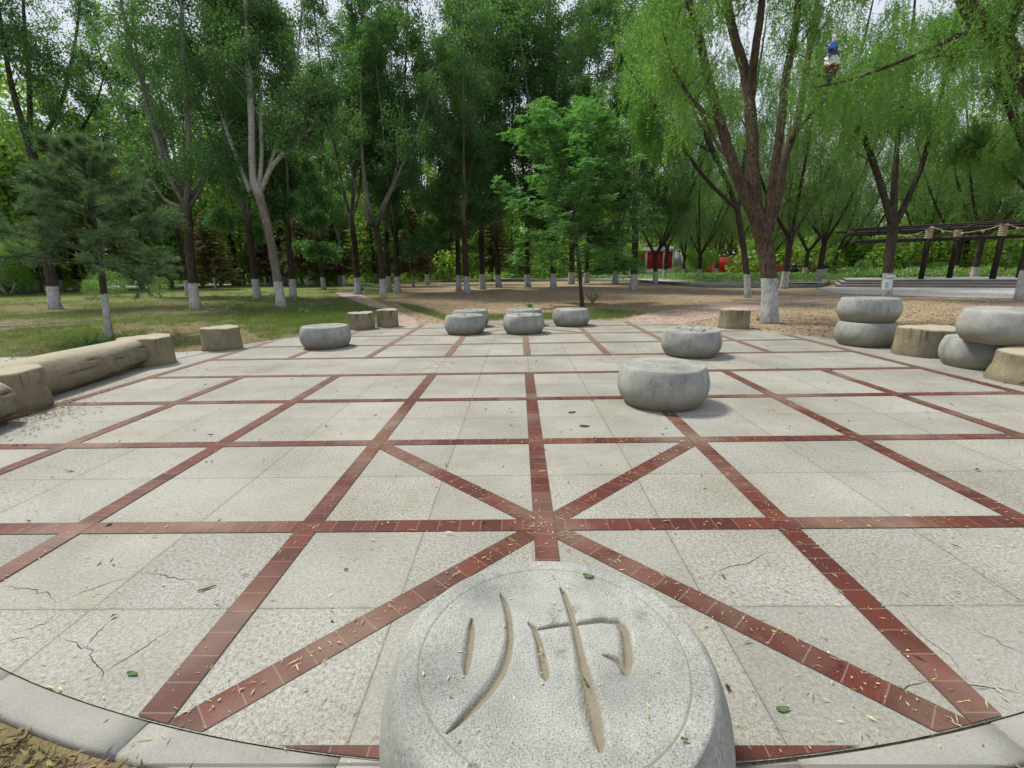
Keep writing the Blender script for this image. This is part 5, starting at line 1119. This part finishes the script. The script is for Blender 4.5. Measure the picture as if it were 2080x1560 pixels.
def person(label, loc, rz, shirt, trousers, seat=.80):
    """seated adult, feet down, hands forward; pelvis at seat height"""
    r = thing('person', label, 'person', loc, rz); z = seat+.10
    pts = [(0,0,z),(0.02,0,z+.2),(.03,0,z+.42),(.03,0,z+.54),(.05,0,z+.62),(.06,0,z+.72),(.06,0,z+.80)]; ed = [(0,1),(1,2),(2,3),(3,4),(4,5),(5,6)]; rad = [.15,.14,.16,.07,.065,.10,.07]
    for s in (-1, 1):
        k = len(pts); pts += [(.03,.19*s,z+.45),(.12,.24*s,z+.2),(.34,.20*s,z+.10),(.42,.18*s,z+.10)]; ed += [(2,k),(k,k+1),(k+1,k+2),(k+2,k+3)]; rad += [.065,.05,.04,.035]
        h = len(pts)-1
        for f in range(4): i = len(pts); pts += [(.47,.18*s+(f-1.5)*.018,z+.10),(.50,.18*s+(f-1.5)*.018,z+.075)]; ed += [(h,i),(i,i+1)]; rad += [.010,.008]
        i = len(pts); pts += [(.44,.18*s-.045*s,z+.10),(.475,.18*s-.05*s,z+.085)]; ed += [(h,i),(i,i+1)]; rad += [.011,.009]
        k = len(pts); pts += [(.02,.10*s,z-.03),(.42,.14*s,z-.02),(.40,.14*s,z-.42),(.40,.14*s,.07),(.54,.15*s,.04)]; ed += [(0,k),(k,k+1),(k+1,k+2),(k+2,k+3),(k+3,k+4)]; rad += [.10,.075,.055,.045,.035]
    body = obj('body', skin_mesh('body', pts, ed, rad, 'skin'), r)
    sp = [(0,0,z-.02),(.02,0,z+.2),(.03,0,z+.42),(.03,0,z+.52)]; se = [(0,1),(1,2),(2,3)]; sr = [.172,.162,.178,.085]
    for s in (-1,1): k = len(sp); sp += [(.03,.19*s,z+.45),(.12,.24*s,z+.2),(.24,.22*s,z+.15)]; se += [(2,k),(k,k+1),(k+1,k+2)]; sr += [.085,.07,.058]
    obj('shirt', skin_mesh('shirt', sp, se, sr, shirt), r)
    tp = [(0,0,z+.02)]; te = []; tr = [.17]
    for s in (-1,1): k = len(tp); tp += [(.02,.10*s,z-.03),(.42,.14*s,z-.02),(.40,.14*s,z-.42),(.40,.14*s,.12)]; te += [(0,k),(k,k+1),(k+1,k+2),(k+2,k+3)]; tr += [.118,.092,.074,.064]
    obj('trousers', skin_mesh('trousers', tp, te, tr, trousers), r)
    obj('hair', skin_mesh('hair', [(.03,0,z+.76),(.02,0,z+.83),(.05,0,z+.86)], [(0,1),(1,2)], [.10,.10,.085], 'hair'), r)
    b = MB(); b.lathe([(0,-.02),(.014,-.01),(.012,.012),(0,.02)], 8, (.168,0,z+.71)); obj('nose', b.mesh('nose', MAT['skin'], True), r)
    for s in (-1,1): b = MB(); b.lathe([(0,-.012),(.012,0),(0,.012)], 8, (.15,.038*s,z+.745)); obj('eye', b.mesh('eye', MAT['black']), r)
    return r
qs = face(1616, 51); person('person in dark clothes sitting on the black scooter, left of the litter bin', (qs[0]-.36*math.cos(.35), qs[1]-.36*math.sin(.35), 0), .35, 'darkcloth', 'darkcloth', .80)
qs = face(1846, 46); person('person in a blue shirt seated behind the pergola planting', qs, -2.2, 'denim', 'darkcloth', .62)
bs = thing('bench', 'low stone bench under the person in the blue shirt', 'bench', qs, -2.2); b = MB(); b.box((0,0,.53), (.5,1.3,.10)); obj('seat', b.mesh('seat', MAT['grey']), bs)
for s in (-1,1): b = MB(); b.box((0,.45*s,.21), (.36,.16,.53)); obj('leg', b.mesh('leg', MAT['dark']), bs)

# crumpled plastic caught in the willow
d_ = 9.5; K0 = at(1684, 170, d_); H_ = 80*d_/CAMF; kt = thing('plastic_sheet', 'crumpled blue, white and black plastic sheet caught upright on a willow branch', 'plastic sheet', K0)
def crump(name, z0, z1, prof, mat, seed):
    rng = R_(seed); n, seg = 14, 22; t = np.linspace(0,1,n); a = np.arange(seg)/seg*2*math.pi; V = []
    for k in range(n):
        r_ = .46*np.interp(t[k], np.linspace(0,1,len(prof)), prof); rr = r_*(1+.28*np.sin(3*a+seed+2*t[k])+.2*np.sin(5*a+4*t[k]*seed)+rng.normal(0,.08,seg)); cx = .025*math.sin(5*(z0+(z1-z0)*t[k])); V.append(np.c_[cx+rr*np.cos(a), rr*.6*np.sin(a), np.full(seg, H_*(z0+(z1-z0)*t[k]))+rng.normal(0,.012,seg)])
    i = np.arange(n-1)[:,None]*seg; j = np.arange(seg)[None]; k = (j+1) % seg; me = mk_mesh(name, np.concatenate(V), [np.stack([i+j,i+k,i+seg+k,i+seg+j],-1).reshape(-1,4)], MAT[mat], False); obj(name, me, kt)
crump('white_knot', .93, 1.08, [.03,.05,.03,.07,.02], 'whitebag', 1); crump('blue_panel', .77, .94, [.17,.16,.04], 'bluebag', 2); crump('navy_panel', .60, .775, [.21,.18,.17], 'navybag', 3)
crump('white_panel', .40, .61, [.24,.26,.21], 'whitebag', 4); crump('red_panel', .31, .41, [.22,.24], 'redbag', 5); crump('black_tail', -.02, .32, [.03,.10,.16,.22], 'blackbag', 6)
b = MB(); b.tube(np.array([[0,0,H_*1.05],[.03,.02,H_*.5],[0,0,-.02]]), .012, 6); obj('cord', b.mesh('cord', MAT['rope']), kt)

# ------------------------------------------------------------------ grass, weeds and litter
def blades(P2, rng, h, w_, nb, spread):
    n = len(P2); C = np.repeat(np.c_[P2, np.full(n, -.015)], nb, 0); C[:,:2] += rng.normal(0, spread, (len(C),2)); D = rng.normal(0,.42,C.shape); D[:,2] = 1; N = rng.normal(0,1,C.shape); N[:,2] = .1
    hh = np.repeat(np.broadcast_to(h, (n,)), nb)*rng.uniform(.45,1.15,len(C)); return leaves(C, D, N, hh, w_, 0, .35)
rng = R_(400)
def free(p):     # not on the plaza or the paths
    return (np.hypot(p[:,0]-CX, p[:,1]-CY) > 6.62)
QP = np.array([gp(*k)[:2] for k in ((690,587),(678,594),(690,602),(744,622),(796,656),(860,656),(808,629),(772,612),(738,598),(740,590))])
def inpoly(p, Q):
    c = np.zeros(len(p), bool); j = len(Q)-1
    for i in range(len(Q)): cond = ((Q[i,1] > p[:,1]) != (Q[j,1] > p[:,1])) & (p[:,0] < (Q[j,0]-Q[i,0])*(p[:,1]-Q[i,1])/(Q[j,1]-Q[i,1]+1e-12)+Q[i,0]); c ^= cond; j = i
    return c
n = 60000; px_ = rng.uniform(-200, 780, n); py_ = 578+np.abs(rng.normal(0,1,n))*62; k = py_ < 730; px_, py_ = px_[k], py_[k]
G = np.array([gp(a, b)[:2] for a, b in zip(px_, py_)]); f = np.sin(G[:,0]*.9+1.3*np.sin(G[:,1]*.6))+np.sin(G[:,1]*1.1+G[:,0]*.35+2)+.8*np.sin(G[:,0]*2.7-G[:,1]*1.9); G = G[free(G) & (f > -.05) & ~inpoly(G, QP) & (G[:,0] < -3.6-.26*np.maximum(G[:,1]-11,0)) & (G[:,1] < 40)]
dist = np.linalg.norm(G-CAM[:2], axis=1)
V, F = blades(G, rng, .07+.05*rng.uniform(0,1,len(G))+.0012*dist, .006, 4, .05); Vs = [V]; Fs = [F[0]]
tag(obj('grass', mk_mesh('grass', V, F, MAT['grass'])), 'thin patchy grass on the shaded lawn left of the plaza', 'grass', kind='stuff')
Q = np.array([gp(*k)[:2] for k in ((806,617),(830,629),(903,651),(1000,654.5),(1118,652),(1200,650),(1262,647),(1310,637.5),(1220,629),(1115,637),(1020,641),(905,641),(845,622))])
def inpoly(p, Q):
    c = np.zeros(len(p), bool); j = len(Q)-1
    for i in range(len(Q)): cond = ((Q[i,1] > p[:,1]) != (Q[j,1] > p[:,1])) & (p[:,0] < (Q[j,0]-Q[i,0])*(p[:,1]-Q[i,1])/(Q[j,1]-Q[i,1]+1e-12)+Q[i,0]); c ^= cond; j = i
    return c
p = rng.uniform(Q.min(0), Q.max(0), (26000,2)); p = p[inpoly(p, Q) & free(p)]
V, F = blades(p, rng, .12+.06*rng.uniform(0,1,len(p)), .007, 4, .04); tag(obj('grass', mk_mesh('grass', V, F, MAT['grass'])), 'strip of bright grass between the plaza edge and the dirt clearing', 'grass', kind='stuff')
Q2 = np.array([gp(*k)[:2] for k in ((806,650),(770,628),(700,612),(560,640),(560,668),(700,660))]); p = rng.uniform(Q2.min(0), Q2.max(0), (9000,2)); p = p[inpoly(p, Q2) & free(p)]; p = p[rng.uniform(0,1,len(p)) < .5]
V, F = blades(p, rng, .16, .009, 5, .05); tag(obj('grass', mk_mesh('grass', V, F, MAT['grass'])), 'taller grass and weeds around the pair of touching stumps', 'grass', kind='stuff')
for k, (x, y, s, lab) in enumerate([(1204,616,.55,'leafy weed at the foot of the young ash'), (1075,628,.25,'tiny weed in the dirt behind the middle drums'), (490,628,.40,'bushy weed in the lawn behind the lone clay stump'), (620,640,.38,'tall weed in the grass behind the lone drum'), (185,705,.33,'green weed clump beside the pine foot, behind the log bench'), (560,606,.36,'weed clump at the foot of the leaning poplar'), (430,690,.22,'small weed behind the lone clay stump'), (1545,650,.12,'small weed left of the big willow foot'), (735,590,.3,'weed at the foot of the sturdy poplar by the bend')]):
    r = thing('weed', lab, 'weed', PX(x, y), 0., 'weeds scattered on the ground'); rg_ = R_(500+k); b = MB(); C = []
    for m in range(9):
        a = rg_.uniform(0,6.28); W_ = wander([0,0,-.02], [math.cos(a)*.6, math.sin(a)*.6, 1], s*rg_.uniform(.7,1.3), 5, rg_, .18); b.tube(W_, np.linspace(.005,.002,6), 4); C += [along(W_, u)[0] for u in np.linspace(.2,1,10)]
    C = np.repeat(np.array(C), 4, 0); D = rg_.normal(0,.7,C.shape); N = rg_.normal(0,.5,C.shape); N[:,2] += 1; V, F = leaves(C, D, N, .07*rg_.uniform(.6,1.3,len(C)), .026, 0, .4)
    obj('stem', b.mesh('stem', MAT['young_bark']), r); obj('foliage', mk_mesh('foliage', V, F, MAT['ash_leaf']), r)

px_ = np.r_[rng.normal(640,60,160), rng.normal(500,55,90), rng.normal(180,60,60), rng.uniform(-50,700,160)]; py_ = np.r_[rng.normal(640,14,160), rng.normal(632,16,90), rng.normal(690,12,60), rng.uniform(600,700,160)]
G = np.array([gp(a_, b_)[:2] for a_, b_ in zip(px_, py_)]); G = G[free(G) & ~inpoly(G, QP) & (G[:,0] < -3.9)]; G = np.repeat(G, 16, 0)+rng.normal(0,.10,(len(G)*16,2)); G = G[free(G)]
V, F = blades(G, rng, .10+.16*rng.uniform(0,1,len(G))**2, .012, 3, .04); tag(obj('weeds', mk_mesh('weeds', V, F, MAT['grass'])), 'clumps of taller weeds dotting the lawn behind the clay stumps', 'weeds', kind='stuff')
def flat_litter(n, pts, ln, wd, z, rng, tilt=.25, curl=.15):
    P3 = np.c_[pts, np.full(len(pts), z)+rng.uniform(0,.004,len(pts))]; a = rng.uniform(0,2*math.pi,len(pts)); D = np.c_[np.cos(a), np.sin(a), rng.normal(0,tilt*.25,len(pts))]; N = rng.normal(0,tilt,(len(pts),3)); N[:,2] = 1
    V, F = leaves(P3, D, N, ln, wd, curl, .45); V[:,2] = np.maximum(V[:,2], z); return V, F
rng = R_(420)
# yellow willow petals over the paving, thicker on the joints and towards the right
pts = []
r_ = 6.25*np.sqrt(rng.uniform(0,1,22000)); a = rng.uniform(0,6.283,22000); U = np.c_[CX+r_*np.cos(a), CY+r_*np.sin(a)]
dens = .30+.25*(U[:,0] > .5)+.20*(U[:,1] < 4)+.30*np.clip(np.sin(U[:,0]*1.7+1)*np.sin(U[:,1]*1.3+.4), 0, 1); pts.append(U[rng.uniform(0,1,22000) < dens])
for k in range(3600):
    if rng.uniform() < .5: q = [rng.integers(-4,5)*1.4+rng.normal(0,.06), rng.uniform(0,12.6)]
    else: q = [rng.uniform(-5.6,5.6), rng.integers(0,10)*1.4+rng.normal(0,.06)]
    if math.hypot(q[0]-CX, q[1]-CY) < 6.25: pts.append([q])
t = rng.uniform(0,1,420); s_ = rng.choice([-1,1],420); pts.append(np.c_[s_*(t*2.8-1.4), t*2.8]+rng.normal(0,.05,(420,2)))
a = rng.uniform(-2.4,-.7,300); pts.append(np.c_[CX+(6.28+rng.normal(0,.03,300))*np.cos(a), CY+(6.28+rng.normal(0,.03,300))*np.sin(a)])
a = rng.uniform(-.5,.3,420); pts.append(np.c_[CX+(6.0+rng.normal(0,.12,420))*np.cos(a), CY+(6.0+rng.normal(0,.12,420))*np.sin(a)])
pts = np.concatenate([np.asarray(p, float) for p in pts]); pts = pts[np.hypot(pts[:,0]-c0[0], pts[:,1]-c0[1]) > .5]
V, F = flat_litter(0, pts, np.clip(rng.lognormal(-3.9,.55,len(pts)),.006,.07), np.clip(rng.lognormal(-5.6,.45,len(pts)),.0015,.014), .007, rng, .4, .3)
tag(obj('fallen_petals', mk_mesh('fallen_petals', V, F, MAT['petal'])), 'small yellow petals and leaflets strewn over the paving', 'litter', kind='stuff')
# on the near drum
r_ = .40*np.sqrt(rng.uniform(0,1,34)); a = rng.uniform(0,6.283,34); pts = np.c_[c0[0]+r_*np.cos(a), c0[1]+r_*np.sin(a)]; V, F = flat_litter(0, pts, rng.uniform(.010,.022,34), rng.uniform(.004,.006,34), DR_H+.003, rng)
tag(obj('fallen_petals', mk_mesh('fallen_petals', V, F, MAT['petal'])), 'few tiny yellow petals lying on the carved drum', 'litter', kind='stuff')
# darker leaves, thinly scattered
r_ = 6.2*np.sqrt(rng.uniform(0,1,150)); a = rng.uniform(0,6.283,150); pts = np.c_[CX+r_*np.cos(a), CY+r_*np.sin(a)]; pts = pts[np.hypot(pts[:,0]-c0[0], pts[:,1]-c0[1]) > .55]
V, F = flat_litter(0, pts, rng.uniform(.025,.065,len(pts)), rng.uniform(.008,.020,len(pts)), .003, rng, .5, .5); tag(obj('fallen_leaves', mk_mesh('fallen_leaves', V, F, MAT['darkleaf'])), 'scattered dark curled leaves on the paving', 'litter', kind='stuff')
r_ = 6.2*np.sqrt(rng.uniform(0,1,170)); a = rng.uniform(0,6.283,170); pts = np.c_[CX+r_*np.cos(a), CY+r_*np.sin(a)]; pts = pts[np.hypot(pts[:,0]-c0[0], pts[:,1]-c0[1]) > .55]
V, F = flat_litter(0, pts, rng.uniform(.025,.06,len(pts)), rng.uniform(.006,.016,len(pts)), .003, rng, .5, .4); tag(obj('fallen_leaves', mk_mesh('fallen_leaves', V, F, MAT['greenleaf'])), 'scattered fresh green leaves on the paving', 'litter', kind='stuff')
# single noticeable leaves
def one_leaf(px, py, z, ln, wd, ang_, mat, label):
    q = gp(px, py, z); t = np.linspace(0,1,9); wv = wd*np.sin(math.pi*t**.8)**.8; c, s = math.cos(ang_), math.sin(ang_); X_ = (t-.5)*ln
    L_ = np.r_[np.c_[X_, wv/2, .003+.008*np.abs(t-.5)], np.c_[X_, 0*t, 0*t+.001], np.c_[X_, -wv/2, .003+.008*np.abs(t-.5)]]; V = np.c_[L_[:,0]*c-L_[:,1]*s, L_[:,0]*s+L_[:,1]*c, L_[:,2]]
    F = [[k*9+i, k*9+i+1, (k+1)*9+i+1, (k+1)*9+i] for k in range(2) for i in range(8)]; tag(obj('fallen_leaf', mk_mesh('fallen_leaf', V, [np.array(F)], MAT[mat], True), None, (q[0], q[1], z+.002)), label, 'leaf')
one_leaf(1195, 1172, DR_H, .040, .022, -.3, 'greenleaf', 'dark green leaf lying at the top rim of the carved drum')
one_leaf(1390, 1505, DR_H, .016, .009, -.2, 'greenleaf', 'small green leaf at the lower right of the carved drum')
one_leaf(1189, 1387, DR_H-.008, .018, .009, 2.0, 'greenleaf', 'green leaflet lodged in the central carved stroke')
one_leaf(1590, 1442, .001, .048, .022, .1, 'greenleaf', 'oval green leaf on the slab right of the carved drum')
one_leaf(1162, 838, .001, .09, .05, .4, 'darkleaf', 'dark curled leaf beside the centre red line')
one_leaf(1187, 866, .001, .10, .06, -.2, 'darkleaf', 'larger dark curled leaf just below the other one by the centre line')
one_leaf(420, 1197, .001, .075, .014, .6, 'darkleaf', 'narrow dark leaf on the slab left of the carved drum')
one_leaf(270, 1370, .001, .05, .02, -.2, 'greenleaf', 'grey green leaf near the lower left kerb')
# dead leaf drift against the left log and the soil beyond the near kerb
n = 420; a = rng.normal(-2.70,.08,n); r_ = 6.15-np.abs(rng.normal(0,.28,n)); pts = np.c_[CX+r_*np.cos(a), CY+r_*np.sin(a)]
V, F = flat_litter(0, pts, rng.uniform(.02,.06,n), rng.uniform(.006,.018,n), .008, rng, .5, .4); tag(obj('leaf_drift', mk_mesh('leaf_drift', V, F, MAT['deadleaf'])), 'drift of dry leaves against the near end of the log benches', 'litter', kind='stuff')
n = 15000; a = rng.uniform(-2.3,-.8,n); r_ = 6.46+np.abs(rng.normal(0,.33,n)); pts = np.c_[CX+r_*np.cos(a), CY+r_*np.sin(a)]
V, F = flat_litter(0, pts, rng.uniform(.022,.065,n), rng.uniform(.006,.014,n), -.012, rng, .7, .5); V[:,2] += rng.uniform(0,.03,n).repeat(4); tag(obj('leaf_drift', mk_mesh('leaf_drift', V, F, MAT['deadleaf'])), 'bed of narrow brown leaves on the soil outside the near kerb', 'litter', kind='stuff')
p = np.c_[CX+(6.55+np.abs(rng.normal(0,.3,120)))*np.cos(a[:120]), CY+(6.55+np.abs(rng.normal(0,.3,120)))*np.sin(a[:120])]; V, F = blades(p, rng, .05, .006, 5, .02); tag(obj('grass', mk_mesh('grass', V, F, MAT['grass'])), 'sparse weeds among the brown leaves outside the near kerb', 'grass', kind='stuff')
# dry litter on the lawn and the clearing
n = 26000; px_ = rng.uniform(-150, 2250, n); py_ = 590+np.abs(rng.normal(0,1,n))*70; k = py_ < 860; G = np.array([gp(x, y)[:2] for x, y in zip(px_[k], py_[k])]); G = G[free(G)]
V, F = flat_litter(0, G, rng.uniform(.03,.085,len(G)), rng.uniform(.012,.03,len(G)), -.008, rng, .5, .5); tag(obj('fallen_leaves', mk_mesh('fallen_leaves', V, F, MAT['deadleaf'])), 'dry leaves scattered over the soil around the plaza', 'litter', kind='stuff')
